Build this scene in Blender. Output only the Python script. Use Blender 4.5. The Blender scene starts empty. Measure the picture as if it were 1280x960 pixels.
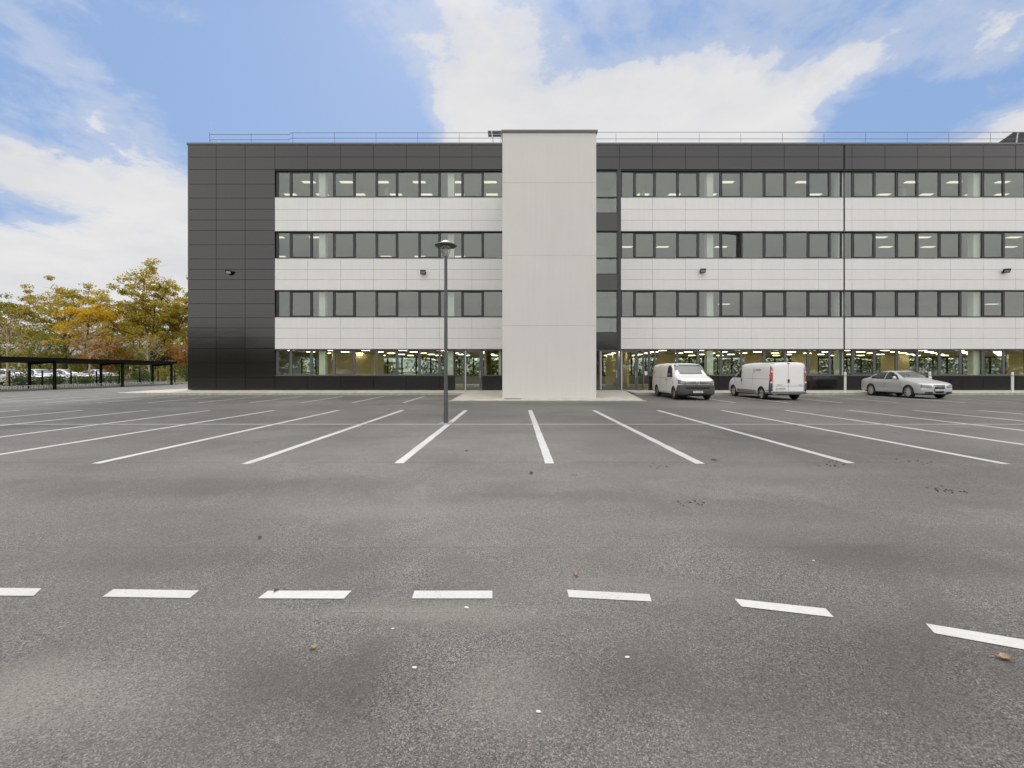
import bpy, bmesh, math, random
from mathutils import Vector, Matrix, Euler
from mathutils.bvhtree import BVHTree
random.seed(7)
R = math.radians
SC = bpy.context.scene
COL = SC.collection

# ---------------------------------------------------------------- camera
W_PX = 1280.0
F = 560.0; CX = 645.0; CY = 464.3; H = 1.5
cam_d = bpy.data.cameras.new("camera"); cam = bpy.data.objects.new("camera", cam_d); COL.objects.link(cam)
cam.location = (0, 0, H); cam.rotation_euler = (R(90), 0, 0)
cam_d.sensor_width = 36; cam_d.lens = F / W_PX * 36
cam_d.shift_x = -(CX - 640) / W_PX; cam_d.shift_y = -(480 - CY) / W_PX
cam_d.clip_start = 0.1; cam_d.clip_end = 5000
SC.camera = cam

def G(x, y, z=0.0):
    """ground point seen at photo pixel"""
    D = F * (H - z) / (y - CY)
    return ((x - CX) / F * D, D)
DF = 31.0; S = F / DF
def fx(x): return (x - CX) / S
def fz(y): return H + (CY - y) / S

# ---------------------------------------------------------------- object helpers
def link(o, parent=None):
    COL.objects.link(o)
    if parent is not None: o.parent = parent
    return o
def tag(o, label=None, cat=None, group=None, kind=None):
    if label: o["label"] = label
    if cat: o["category"] = cat
    if group: o["group"] = group
    if kind: o["kind"] = kind
    return o
def empty(name, loc=(0, 0, 0), rz=0.0, parent=None):
    o = bpy.data.objects.new(name, None); link(o, parent)
    o.location = loc; o.rotation_euler = (0, 0, rz); o.empty_display_size = 0.3
    return o
def copy_tree(o, parent=None):
    c = o.copy(); COL.objects.link(c)
    if parent is not None: c.parent = parent
    for ch in list(o.children): copy_tree(ch, c)
    return c

class MB:
    def __init__(s, off=(0, 0, 0)):
        s.v = []; s.f = []; s.m = []; s.off = Vector(off); s.T = None
    def add(s, vs, fs, mi=0):
        b = len(s.v)
        for v in vs:
            v = Vector(v)
            if s.T is not None: v = s.T @ v
            s.v.append(v - s.off)
        for f in fs:
            s.f.append([b + i for i in f]); s.m.append(mi)
    def box(s, x0, x1, y0, y1, z0, z1, mi=0):
        s.add([(x0,y0,z0),(x1,y0,z0),(x1,y1,z0),(x0,y1,z0),(x0,y0,z1),(x1,y0,z1),(x1,y1,z1),(x0,y1,z1)],
              [(0,3,2,1),(4,5,6,7),(0,1,5,4),(1,2,6,5),(2,3,7,6),(3,0,4,7)], mi)
    def prism(s, poly, z0, z1, mi=0):
        n = len(poly)
        g = lambda z, p: z(p) if callable(z) else z
        vs = [(p[0], p[1], g(z0, p)) for p in poly] + [(p[0], p[1], g(z1, p)) for p in poly]
        s.add(vs, [tuple(range(n))[::-1], tuple(range(n, 2*n))] + [(i, (i+1) % n, n+(i+1) % n, n+i) for i in range(n)], mi)
    def sheet(s, poly, z, mi=0):
        s.add([(p[0], p[1], z) for p in poly], [tuple(range(len(poly)))], mi)
    def tube(s, pts, r, n=8, mi=0, caps=True):
        pts = [Vector(p) for p in pts]
        rs = r if isinstance(r, (list, tuple)) else [r] * len(pts)
        rings = []; vs = []
        up = Vector((0, 0, 1)); prev = None
        for i, p in enumerate(pts):
            d = (pts[min(i+1, len(pts)-1)] - pts[max(i-1, 0)]).normalized()
            if prev is None:
                a = d.cross(up)
                if a.length < 1e-3: a = d.cross(Vector((1, 0, 0)))
                a.normalize()
            else:
                a = (prev - d * prev.dot(d)).normalized()
            prev = a; b = d.cross(a)
            for k in range(n):
                t = 2 * math.pi * k / n
                vs.append(p + (a * math.cos(t) + b * math.sin(t)) * rs[i])
        fs = []
        for i in range(len(pts) - 1):
            for k in range(n):
                fs.append((i*n+k, i*n+(k+1) % n, (i+1)*n+(k+1) % n, (i+1)*n+k))
        if caps:
            fs.append(tuple(range(n))[::-1]); fs.append(tuple((len(pts)-1)*n + k for k in range(n)))
        s.add(vs, fs, mi)
    def lathe(s, prof, c=(0, 0, 0), n=24, axis="z", mi=0):
        vs = []; fs = []
        for r, h in prof:
            for k in range(n):
                t = 2 * math.pi * k / n
                a, b = r * math.cos(t), r * math.sin(t)
                vs.append((c[0]+a, c[1]+b, c[2]+h) if axis == "z" else (c[0]+h, c[1]+a, c[2]+b))
        for i in range(len(prof) - 1):
            for k in range(n):
                fs.append((i*n+k, i*n+(k+1) % n, (i+1)*n+(k+1) % n, (i+1)*n+k))
        s.add(vs, fs, mi)
    def build(s, name, mats, parent=None, smooth=False, bevel=0, loc=None):
        me = bpy.data.meshes.new(name)
        me.from_pydata([tuple(v) for v in s.v], [], s.f)
        if not isinstance(mats, (list, tuple)): mats = [mats]
        for m in mats: me.materials.append(m)
        me.polygons.foreach_set("material_index", s.m)
        if smooth: me.polygons.foreach_set("use_smooth", [True] * len(me.polygons))
        me.update()
        bm = bmesh.new(); bm.from_mesh(me)
        if len(bm.faces) < 60000: bmesh.ops.recalc_face_normals(bm, faces=bm.faces) if s.recalc else None
        if bevel: 
            bmesh.ops.bevel(bm, geom=[e for e in bm.edges if e.is_manifold and e.calc_face_angle(0) > 0.5], offset=bevel, segments=1, affect='EDGES')
        bm.to_mesh(me); bm.free()
        o = bpy.data.objects.new(name, me); link(o, parent)
        if loc is not None: o.location = loc
        return o
    recalc = True

# ---------------------------------------------------------------- materials
def newmat(name):
    m = bpy.data.materials.new(name); m.use_nodes = True
    nt = m.node_tree; b = nt.nodes["Principled BSDF"]
    return m, nt, b
def N(nt, t, **kw):
    n = nt.nodes.new(t)
    for k, v in kw.items():
        if k.startswith("in_"): n.inputs[k[3:].replace("_", " ")].default_value = v
        else: setattr(n, k, v)
    return n
def L(nt, a, b): nt.links.new(a, b)
def ramp(nt, stops, interp="LINEAR"):
    n = nt.nodes.new("ShaderNodeValToRGB"); n.color_ramp.interpolation = interp
    e = n.color_ramp.elements
    while len(e) < len(stops): e.new(0.5)
    for i, (p, c) in enumerate(stops):
        e[i].position = p; e[i].color = (c, c, c, 1) if isinstance(c, (int, float)) else (*c, 1)
    return n
def mixc(nt, a, b, fac, mode="MIX"):
    n = nt.nodes.new("ShaderNodeMix"); n.data_type = "RGBA"; n.blend_type = mode
    for sock, v in ((0, fac), (6, a), (7, b)):
        if hasattr(v, "is_output") or hasattr(v, "links"): L(nt, v, n.inputs[sock])
        elif isinstance(v, (int, float)) : n.inputs[sock].default_value = v if sock == 0 else (v, v, v, 1)
        else: n.inputs[sock].default_value = (*v, 1)
    return n.outputs[2]
def coords(nt, scale=(1, 1, 1), kind="Object"):
    tc = N(nt, "ShaderNodeTexCoord"); mp = N(nt, "ShaderNodeMapping"); mp.inputs["Scale"].default_value = scale
    L(nt, tc.outputs[kind], mp.inputs[0]); return mp.outputs[0]
def noise(nt, vec, scale, detail=4, rough=0.55, dist=0.0):
    n = N(nt, "ShaderNodeTexNoise"); n.inputs["Scale"].default_value = scale; n.inputs["Detail"].default_value = detail
    n.inputs["Roughness"].default_value = rough; n.inputs["Distortion"].default_value = dist
    L(nt, vec, n.inputs["Vector"]); return n.outputs["Fac"]
def math_(nt, op, a, b=None, c=None, clamp=False):
    n = nt.nodes.new("ShaderNodeMath"); n.operation = op; n.use_clamp = clamp
    for i, v in enumerate((a, b, c)):
        if v is None: continue
        if isinstance(v, (int, float)): n.inputs[i].default_value = v
        else: L(nt, v, n.inputs[i])
    return n.outputs[0]
def bump(nt, b, h, strength, dist):
    n = N(nt, "ShaderNodeBump"); n.inputs["Strength"].default_value = strength; n.inputs["Distance"].default_value = dist
    L(nt, h, n.inputs["Height"]); L(nt, n.outputs[0], b.inputs["Normal"])

def simple(name, col, rough=0.5, metal=0.0, var=0.12, scale=3.0, spec=0.5, coat=0.0, ior=1.5, bmp=0.0, bscale=60):
    m, nt, b = newmat(name)
    v = coords(nt)
    n = noise(nt, v, scale, 5)
    lo = [c * (1 - var) for c in col]; hi = [min(1, c * (1 + var)) for c in col]
    r = ramp(nt, [(0.3, lo), (0.7, hi)]); L(nt, n, r.inputs[0]); L(nt, r.outputs[0], b.inputs["Base Color"])
    b.inputs["Roughness"].default_value = rough; b.inputs["Metallic"].default_value = metal
    b.inputs["IOR"].default_value = ior; b.inputs["Specular IOR Level"].default_value = spec
    b.inputs["Coat Weight"].default_value = coat; b.inputs["Coat Roughness"].default_value = 0.05
    if bmp: bump(nt, b, noise(nt, v, bscale, 3), bmp, 0.005)
    return m

M = {}
# asphalt
def asphalt():
    m, nt, b = newmat("asphalt")
    v = coords(nt)
    big = noise(nt, v, 0.16, 4, 0.55, 0.6)
    mid = noise(nt, v, 0.9, 5, 0.6, 0.8)
    vs = coords(nt, (0.35, 1.0, 1.0)); streak = noise(nt, vs, 0.75, 4, 0.6, 0.3)
    vo = N(nt, "ShaderNodeTexVoronoi"); vo.inputs["Scale"].default_value = 175; L(nt, v, vo.inputs["Vector"])
    sep = N(nt, "ShaderNodeSeparateColor"); L(nt, vo.outputs["Color"], sep.inputs[0])
    fine = noise(nt, v, 210, 3, 0.6)
    grain2 = noise(nt, v, 32, 4, 0.7)
    base = ramp(nt, [(0.36, (0.080, 0.0755, 0.069)), (0.5, (0.120, 0.114, 0.104)), (0.64, (0.164, 0.156, 0.143))])
    s = math_(nt, "ADD", math_(nt, "MULTIPLY", big, 0.5), math_(nt, "MULTIPLY", mid, 0.25))
    s = math_(nt, "ADD", s, math_(nt, "MULTIPLY", streak, 0.25))
    L(nt, s, base.inputs[0])
    ag = ramp(nt, [(0.0, 0.16), (0.30, 0.60), (0.65, 1.05), (0.9, 1.5), (1.0, 2.3)]); L(nt, sep.outputs[0], ag.inputs[0])
    # exposed aggregate is stronger where the surface is worn open
    open_ = ramp(nt, [(0.36, 0.5), (0.62, 1.0)]); L(nt, mid, open_.inputs[0])
    agm = mixc(nt, 1.0, ag.outputs[0], math_(nt, "MULTIPLY", open_.outputs[0], 1.0))
    c = mixc(nt, base.outputs[0], agm, 1.0, "MULTIPLY")
    fr = ramp(nt, [(0.3, 0.7), (0.7, 1.28)]); L(nt, fine, fr.inputs[0]); c = mixc(nt, c, fr.outputs[0], 0.8, "MULTIPLY")
    gr = ramp(nt, [(0.3, 0.84), (0.7, 1.15)]); L(nt, grain2, gr.inputs[0]); c = mixc(nt, c, gr.outputs[0], 0.8, "MULTIPLY")
    # dusty pale patches
    dn = noise(nt, v, 0.55, 6, 0.65, 1.2); dr = ramp(nt, [(0.56, 0.0), (0.72, 0.5)]); L(nt, dn, dr.inputs[0])
    c = mixc(nt, c, (0.225, 0.205, 0.178), math_(nt, "MULTIPLY", dr.outputs[0], sep.outputs[1]))
    # dust and damp patches, and darker strips along the building, with places of their own
    tcp = N(nt, "ShaderNodeTexCoord")
    def spot(x, y, rx, ry, colr, amt):
        nonlocal c
        sb = N(nt, "ShaderNodeVectorMath", operation="SUBTRACT"); L(nt, tcp.outputs["Object"], sb.inputs[0]); sb.inputs[1].default_value = (x, y, 0)
        ml = N(nt, "ShaderNodeVectorMath", operation="MULTIPLY"); L(nt, sb.outputs[0], ml.inputs[0]); ml.inputs[1].default_value = (1/rx, 1/ry, 0)
        ln = N(nt, "ShaderNodeVectorMath", operation="LENGTH"); L(nt, ml.outputs[0], ln.inputs[0])
        e = math_(nt, "ADD", ln.outputs["Value"], math_(nt, "MULTIPLY", math_(nt, "SUBTRACT", mid, 0.5), 1.6))
        mr = N(nt, "ShaderNodeMapRange", interpolation_type="SMOOTHSTEP"); L(nt, e, mr.inputs[0]); mr.inputs[1].default_value = 1.15; mr.inputs[2].default_value = 0.15; mr.inputs[3].default_value = 0; mr.inputs[4].default_value = amt
        if colr[0] > .12:
            k = math_(nt, "MULTIPLY", mr.outputs[0], math_(nt, "ADD", math_(nt, "MULTIPLY", sep.outputs[1], .9), .15))
            c = mixc(nt, c, colr, k)
        else: c = mixc(nt, c, mixc(nt, c, (.50, .495, .49), 1.0, "MULTIPLY"), mr.outputs[0])
    for px, py, ax, ay, cc, am in ((60, 870, .75, .35, (.25, .232, .202), .55), (640, 860, .45, .35, (.22, .205, .18), .4), (560, 762, .9, .25, (.20, .185, .16), .35), (760, 735, 1.1, .22, (.20, .185, .165), .35), (500, 765, 1.2, .12, (.22, .205, .18), .4),
                                   (430, 850, .75, .35, (.045, .043, .040), .6), (760, 850, .5, .35, (.06, .057, .053), .45), (1080, 830, 1.2, .5, (.065, .062, .058), .4), (1000, 700, 1.8, .4, (.06, .06, .06), .2), (330, 700, 1.8, .35, (.07, .067, .062), .4), (240, 610, 4.0, .6, (.07, .067, .062), .4),
                                   (880, 655, 1.6, .3, (.18, .171, .157), .35), (480, 640, 2.2, .35, (.18, .171, .157), .4), (950, 590, 3.0, .5, (.19, .182, .168), .4), (700, 620, 2.0, .3, (.07, .067, .062), .3), (1100, 700, 1.2, .35, (.07, .067, .062), .4), (640, 505, 9, .8, (.06, .058, .054), .45), (300, 499, 9, 1.2, (.055, .052, .049), .5)):
        X_, Y_ = G(px, py); spot(X_, Y_, ax, ay, cc, am)
    # sparse pale grit specks
    v2 = N(nt, "ShaderNodeTexVoronoi"); v2.inputs["Scale"].default_value = 5.0; L(nt, v, v2.inputs["Vector"])
    sp = math_(nt, "LESS_THAN", v2.outputs["Distance"], 0.032)
    s2 = N(nt, "ShaderNodeSeparateColor"); L(nt, v2.outputs["Color"], s2.inputs[0])
    sp = math_(nt, "MULTIPLY", sp, math_(nt, "GREATER_THAN", s2.outputs[0], 0.72))
    c = mixc(nt, c, (0.42, 0.40, 0.36), math_(nt, "MULTIPLY", sp, 0.45))
    # dark drips / oil spots
    v3 = N(nt, "ShaderNodeTexVoronoi"); v3.inputs["Scale"].default_value = 0.9; L(nt, coords(nt, (1, 1, 1)), v3.inputs["Vector"])
    s3 = N(nt, "ShaderNodeSeparateColor"); L(nt, v3.outputs["Color"], s3.inputs[0])
    dd = math_(nt, "ADD", v3.outputs["Distance"], math_(nt, "MULTIPLY", grain2, 0.10))
    o = ramp(nt, [(0.085, 1.0), (0.13, 0.0)]); L(nt, dd, o.inputs[0])
    c = mixc(nt, c, (0.035, 0.034, 0.033), math_(nt, "MULTIPLY", o.outputs[0], math_(nt, "MULTIPLY", math_(nt, "GREATER_THAN", s3.outputs[1], 0.8), 0.6)))
    # laying seams across the car park
    sx = N(nt, "ShaderNodeSeparateXYZ"); tc = N(nt, "ShaderNodeTexCoord"); L(nt, tc.outputs["Object"], sx.inputs[0])
    wob = math_(nt, "MULTIPLY", math_(nt, "SUBTRACT", noise(nt, v, 3, 4), 0.5), 0.06)
    for yy, w_, a in ((7.40, 0.022, 0.45), (17.6, 0.03, 0.3), (21.0, 0.04, 0.3), (3.82, 0.012, 0.25)):
        d = math_(nt, "ABSOLUTE", math_(nt, "SUBTRACT", math_(nt, "ADD", sx.outputs[1], wob), yy))
        k = math_(nt, "MULTIPLY", math_(nt, "LESS_THAN", d, w_), a)
        c = mixc(nt, c, (0.05, 0.048, 0.046), k)
    L(nt, c, b.inputs["Base Color"])
    b.inputs["Roughness"].default_value = 0.74; b.inputs["Specular IOR Level"].default_value = 0.42
    hh = math_(nt, "ADD", math_(nt, "MULTIPLY", sep.outputs[2], 0.6), fine)
    bump(nt, b, hh, 0.8, 0.005)
    return m
M["asphalt"] = asphalt()

def paint(name, col=(0.78, 0.77, 0.74), wear=0.30, edge=0.42):
    m, nt, b = newmat(name)
    v = coords(nt)
    n1 = noise(nt, v, 75, 4, 0.75); n2 = noise(nt, v, 1.1, 3, 0.5)
    s = math_(nt, "ADD", math_(nt, "MULTIPLY", n1, 0.6), math_(nt, "MULTIPLY", n2, 0.4))
    r = ramp(nt, [(wear, 0.0), (edge, 1.0)]); L(nt, s, r.inputs[0])
    dirt = ramp(nt, [(0.35, 0.84), (0.65, 1.0)]); L(nt, noise(nt, v, 0.8, 6, 0.7, .5), dirt.inputs[0])
    r2 = ramp(nt, [(0.3, [c * 0.86 for c in col]), (0.7, col)]); L(nt, noise(nt, v, 60, 3), r2.inputs[0])
    L(nt, mixc(nt, r2.outputs[0], dirt.outputs[0], 1.0, "MULTIPLY"), b.inputs["Base Color"]); b.inputs["Roughness"].default_value = 0.7
    L(nt, r.outputs[0], b.inputs["Alpha"])
    bump(nt, b, noise(nt, v, 120, 3), 0.4, 0.003)
    return m
M["paint"] = paint("road_paint", (0.475, 0.47, 0.455), 0.35, 0.41)
M["paint_worn"] = paint("worn_road_paint", (0.33, 0.32, 0.30), 0.42, 0.58)
M["paint_faint"] = paint("faint_chalk", (0.27, 0.26, 0.245), 0.44, 0.60)

M["dark_clad"] = simple("anthracite_cladding", (0.005, 0.005, 0.005), 0.14, 0.0, 0.10, 0.6, 0.52, ior=1.65)
def clad_wave(m):
    nt = m.node_tree; b = nt.nodes["Principled BSDF"]
    bump(nt, b, noise(nt, coords(nt, (0.5, 1, 2.2)), 1.1, 2), 0.10, 0.02)
clad_wave(M["dark_clad"])
M["white_clad"] = simple("white_cladding", (0.63, 0.63, 0.62), 0.42, 0, 0.02, 0.5)
clad_wave(M["white_clad"])
def rainmarks(m, amt):
    nt = m.node_tree; b = nt.nodes["Principled BSDF"]; src = b.inputs["Base Color"].links[0].from_socket
    r = ramp(nt, [(0.42, 1.0), (0.72, 1.0 - amt)]); L(nt, noise(nt, coords(nt, (6, 1, .25)), 1.0, 5, .6), r.inputs[0])
    L(nt, mixc(nt, src, r.outputs[0], 1.0, "MULTIPLY"), b.inputs["Base Color"])
rainmarks(M["white_clad"], .05)
M["white_seam"] = simple("cladding_joint", (0.30, 0.30, 0.29), 0.8, 0, 0.05)
M["black"] = simple("black_seal", (0.012, 0.012, 0.012), 0.7, 0, 0.1)
M["coping"] = simple("grey_coping", (0.11, 0.11, 0.11), 0.4, 0, 0.06)
M["frame"] = simple("dark_window_frame", (0.022, 0.025, 0.026), 0.42, 0, 0.08)
M["frame_low_lit"] = simple("reflection_lit_window_frame", (0.085, 0.09, 0.098), 0.42, 0, 0.08)  # ground-floor copy of the frame colour, lightened to paint in reflected light
M["render_w"] = simple("tower_render", (0.56, 0.55, 0.53), 0.85, 0, 0.025, 0.35, bmp=0.15, bscale=90)
rainmarks(M["render_w"], .035)
M["concrete"] = simple("pale_concrete", (0.40, 0.375, 0.325), 0.9, 0, 0.16, 1.6, bmp=0.3, bscale=120)
M["kerb"] = simple("kerb_stone", (0.36, 0.335, 0.29), 0.9, 0, 0.18, 4, bmp=0.3)
M["ceiling"] = simple("ceiling_tile", (0.62, 0.62, 0.60), 0.9, 0, 0.04, 2)
M["carpet"] = simple("carpet", (0.10, 0.10, 0.10), 0.95, 0, 0.1)
M["cream"] = simple("cream_wall", (0.85, 0.74, 0.50), 0.9, 0, 0.04)
M["white_wall"] = simple("white_wall", (0.80, 0.80, 0.78), 0.85, 0, 0.03)
M["gf_floor"] = simple("ground_floor_finish", (0.42, 0.38, 0.29), 0.6, 0, 0.1)
M["roofing"] = simple("roof_gravel", (0.25, 0.25, 0.24), 0.9, 0, 0.2, 8)
M["steel"] = simple("galvanised_steel", (0.38, 0.39, 0.40), 0.45, 0.6, 0.1)
M["pole"] = simple("grey_pole_paint", (0.075, 0.077, 0.076), 0.5, 0, 0.12, 5)
M["lampcap"] = simple("lamp_cap", (0.05, 0.048, 0.045), 0.45, 0, 0.1)
M["black_steel"] = simple("black_steel", (0.006, 0.006, 0.007), 0.75, 0, 0.1, spec=0.15)
M["white_post"] = simple("white_post", (0.60, 0.60, 0.58), 0.5, 0, 0.05)
M["bark"] = simple("dark_bark", (0.060, 0.048, 0.036), 0.9, 0, 0.3, 6)
M["birch"] = simple("pale_bark", (0.36, 0.31, 0.22), 0.85, 0, 0.25, 5)
M["solar"] = simple("solar_cell", (0.010, 0.012, 0.02), 0.25, 0, 0.1)

def glass(name, tint, base, k):
    m, nt, b = newmat(name); nt.nodes.remove(b)
    out = nt.nodes["Material Output"]
    tr = N(nt, "ShaderNodeBsdfTransparent"); tr.inputs[0].default_value = (*tint, 1)
    gl = N(nt, "ShaderNodeBsdfGlossy"); gl.inputs["Roughness"].default_value = 0.015; gl.inputs[0].default_value = (0.93, 0.97, 0.95, 1)
    v = coords(nt); bp = N(nt, "ShaderNodeBump"); bp.inputs["Strength"].default_value = 0.06; bp.inputs["Distance"].default_value = 0.02
    L(nt, noise(nt, v, 0.9, 2), bp.inputs["Height"]); L(nt, bp.outputs[0], gl.inputs["Normal"])
    lw_ = N(nt, "ShaderNodeLayerWeight"); lw_.inputs[0].default_value = 0.5
    sch = math_(nt, "ADD", 0.04, math_(nt, "MULTIPLY", math_(nt, "POWER", lw_.outputs["Facing"], 5.0), 0.96))
    f = math_(nt, "ADD", math_(nt, "MULTIPLY", sch, k), base, clamp=True)
    mx = N(nt, "ShaderNodeMixShader"); L(nt, f, mx.inputs[0]); L(nt, tr.outputs[0], mx.inputs[1]); L(nt, gl.outputs[0], mx.inputs[2])
    L(nt, mx.outputs[0], out.inputs[0]); return m
M["glass"] = glass("window_glass", (0.83, 0.86, 0.83), 0.045, 1.0)
M["glass_low"] = glass("ground_floor_glass", (0.88, 0.92, 0.86), 0.03, 1.0)
M["glass_clear"] = glass("lamp_glass", (0.85, 0.87, 0.85), 0.03, 1.0)

def emit(name, col, st):
    m, nt, b = newmat(name)
    b.inputs["Base Color"].default_value = (0.8, 0.8, 0.75, 1); b.inputs["Emission Color"].default_value = (*col, 1); b.inputs["Emission Strength"].default_value = st
    return m
M["light_up"] = emit("office_ceiling_lamp", (1.0, 0.90, 0.72), 1.15)
M["light_gf"] = emit("ground_floor_lamp", (1.0, 0.84, 0.55), 14.0)

def leafmat(name, stops, trans=0.35):
    m, nt, b = newmat(name)
    g = N(nt, "ShaderNodeNewGeometry"); v = coords(nt)
    n = noise(nt, v, 0.35, 3, 0.6)
    s = math_(nt, "ADD", math_(nt, "MULTIPLY", n, 0.75), math_(nt, "MULTIPLY", g.outputs["Random Per Island"], 0.35))
    s = math_(nt, "SUBTRACT", s, 0.05)
    r = ramp(nt, stops); L(nt, s, r.inputs[0]); L(nt, r.outputs[0], b.inputs["Base Color"])
    b.inputs["Roughness"].default_value = 0.6; b.inputs["Specular IOR Level"].default_value = 0.2
    t = N(nt, "ShaderNodeBsdfTranslucent"); L(nt, r.outputs[0], t.inputs[0])
    mx = N(nt, "ShaderNodeMixShader"); mx.inputs[0].default_value = trans
    L(nt, b.outputs[0], mx.inputs[1]); L(nt, t.outputs[0], mx.inputs[2]); L(nt, mx.outputs[0], nt.nodes["Material Output"].inputs[0])
    return m
M["leaf_oak"] = leafmat("autumn_oak_leaves", [(0.2, (0.16, 0.17, 0.025)), (0.38, (0.28, 0.26, 0.03)), (0.54, (0.42, 0.33, 0.04)), (0.70, (0.46, 0.27, 0.04)), (0.88, (0.32, 0.13, 0.03))], 0.45)
M["leaf_yellow"] = leafmat("yellow_leaves", [(0.2, (0.34, 0.28, 0.03)), (0.45, (0.58, 0.40, 0.03)), (0.8, (0.60, 0.32, 0.02))], 0.45)
M["leaf_olive"] = leafmat("olive_leaves", [(0.2, (0.12, 0.14, 0.025)), (0.5, (0.25, 0.24, 0.04)), (0.8, (0.38, 0.29, 0.05))], 0.4)
M["leaf_tan"] = leafmat("tan_leaves", [(0.2, (0.22, 0.18, 0.07)), (0.5, (0.38, 0.28, 0.11)), (0.8, (0.36, 0.20, 0.07))])
M["leaf_rust"] = leafmat("rust_leaves", [(0.2, (0.20, 0.11, 0.03)), (0.5, (0.34, 0.15, 0.03)), (0.8, (0.28, 0.09, 0.03))])
M["leaf_green"] = leafmat("green_leaves", [(0.2, (0.03, 0.05, 0.015)), (0.5, (0.065, 0.10, 0.02)), (0.8, (0.12, 0.15, 0.03))], 0.2)
M["leaf_wood"] = leafmat("wood_edge_leaves", [(0.2, (0.05, 0.055, 0.015)), (0.5, (0.12, 0.115, 0.025)), (0.8, (0.20, 0.15, 0.03))], 0.2)
M["leaf_conifer"] = leafmat("conifer_leaves", [(0.2, (0.015, 0.03, 0.015)), (0.6, (0.03, 0.05, 0.02)), (0.9, (0.05, 0.07, 0.03))], 0.1)

def grassmat():
    m, nt, b = newmat("rough_grass"); v = coords(nt)
    r = ramp(nt, [(0.3, (0.05, 0.065, 0.02)), (0.55, (0.11, 0.115, 0.035)), (0.75, (0.19, 0.16, 0.07))]); L(nt, noise(nt, v, 0.3, 8, 0.7), r.inputs[0])
    L(nt, r.outputs[0], b.inputs["Base Color"]); b.inputs["Roughness"].default_value = 0.95
    bump(nt, b, noise(nt, v, 9, 5, 0.7), 0.8, 0.05); return m
M["grass"] = grassmat()

# ---------------------------------------------------------------- world and sun
SUN_EL, SUN_AZ = 40.0, -12.0       # azimuth measured from +Y (behind the building), negative to the left
w = bpy.data.worlds.new("World"); SC.world = w; w.use_nodes = True
nt = w.node_tree; bg = nt.nodes["Background"]
BG = 0.10
bg.inputs[1].default_value = BG
sky = N(nt, "ShaderNodeTexSky"); sky.sky_type = "NISHITA"; sky.sun_disc = False
sky.sun_elevation = R(SUN_EL); sky.sun_rotation = R(SUN_AZ); sky.air_density = 1.0; sky.dust_density = 0.6; sky.ozone_density = 1.5; sky.altitude = 100
tc = N(nt, "ShaderNodeTexCoord"); dirv = tc.outputs["Generated"]
sx = N(nt, "ShaderNodeSeparateXYZ"); L(nt, dirv, sx.inputs[0])
# clouds live on a layer overhead: direction divided by height
zc = math_(nt, "ADD", math_(nt, "MAXIMUM", sx.outputs[2], 0.0), 0.22)
cmb = N(nt, "ShaderNodeCombineXYZ"); L(nt, math_(nt, "DIVIDE", sx.outputs[0], zc), cmb.inputs[0]); L(nt, math_(nt, "DIVIDE", sx.outputs[1], zc), cmb.inputs[1])
cmb.inputs[2].default_value = 11.3
n1 = noise(nt, cmb.outputs[0], 1.35, 12, 0.60, 0.35)
n2 = noise(nt, cmb.outputs[0], 4.3, 8, 0.6, 0.5)
n3 = noise(nt, cmb.outputs[0], 13.0, 6, 0.65, 0.3)
nn = math_(nt, "ADD", math_(nt, "ADD", math_(nt, "MULTIPLY", n1, 0.56), math_(nt, "MULTIPLY", n2, 0.30)), math_(nt, "MULTIPLY", n3, 0.14))
nn = math_(nt, "ADD", math_(nt, "MULTIPLY", math_(nt, "SUBTRACT", nn, 0.5), 1.9), 0.47)
def cdir(x, y): return Vector(((x - CX) / F, 1, (CY - y) / F)).normalized()
blobs = [ # pixel-free: direction, per-axis radius, weight
    ((780, 180), (0.33, 0.6, 0.12), 0.50), ((590, 110), (0.13, 0.5, 0.12), 0.26), ((940, 150), (0.17, 0.5, 0.10), 0.26),
    ((120, 180), (0.22, 0.5, 0.10), 0.24), ((150, 245), (0.18, 0.5, 0.06), 0.16), ((60, 365), (0.55, 0.9, 0.12), 0.42), ((240, 320), (0.14, 0.5, 0.10), 0.30), ((60, 270), (0.35, 0.6, 0.04), -0.22), ((20, 150), (0.10, 0.5, 0.05), -0.2),
    ((310, 115), (0.055, 0.4, 0.03), 0.12), ((400, 108), (0.04, 0.4, 0.03), 0.10),
    ((860, 80), (0.10, 0.4, 0.05), 0.14), ((1120, 70), (0.12, 0.4, 0.05), 0.16), ((1260, 65), (0.10, 0.4, 0.05), 0.22), ((1275, 160), (0.06, 0.4, 0.05), 0.24), ((1100, 160), (0.06, 0.4, 0.03), 0.16),
    ((410, 190), (0.28, 0.6, 0.09), -0.22), ((440, 120), (0.16, 0.5, 0.10), -0.16), ((1150, 140), (0.14, 0.4, 0.07), -0.30), ((750, 65), (0.06, 0.4, 0.04), -0.16), ((230, 80), (0.12, 0.4, 0.05), -0.2), ((40, 100), (0.2, 0.5, 0.07), -0.12),
]
acc = nn
for (px, py), rad, wt in blobs:
    c = cdir(px, py)
    sub = N(nt, "ShaderNodeVectorMath", operation="SUBTRACT"); L(nt, dirv, sub.inputs[0]); sub.inputs[1].default_value = c
    mul = N(nt, "ShaderNodeVectorMath", operation="MULTIPLY"); L(nt, sub.outputs[0], mul.inputs[0]); mul.inputs[1].default_value = (1/rad[0], 1/rad[1], 1/rad[2])
    ln = N(nt, "ShaderNodeVectorMath", operation="LENGTH"); L(nt, mul.outputs[0], ln.inputs[0])
    mr = N(nt, "ShaderNodeMapRange", interpolation_type="SMOOTHSTEP"); L(nt, ln.outputs["Value"], mr.inputs[0])
    mr.inputs[1].default_value = 0.0; mr.inputs[2].default_value = 1.3; mr.inputs[3].default_value = wt; mr.inputs[4].default_value = 0.0
    acc = math_(nt, "ADD", acc, mr.outputs[0])
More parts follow.
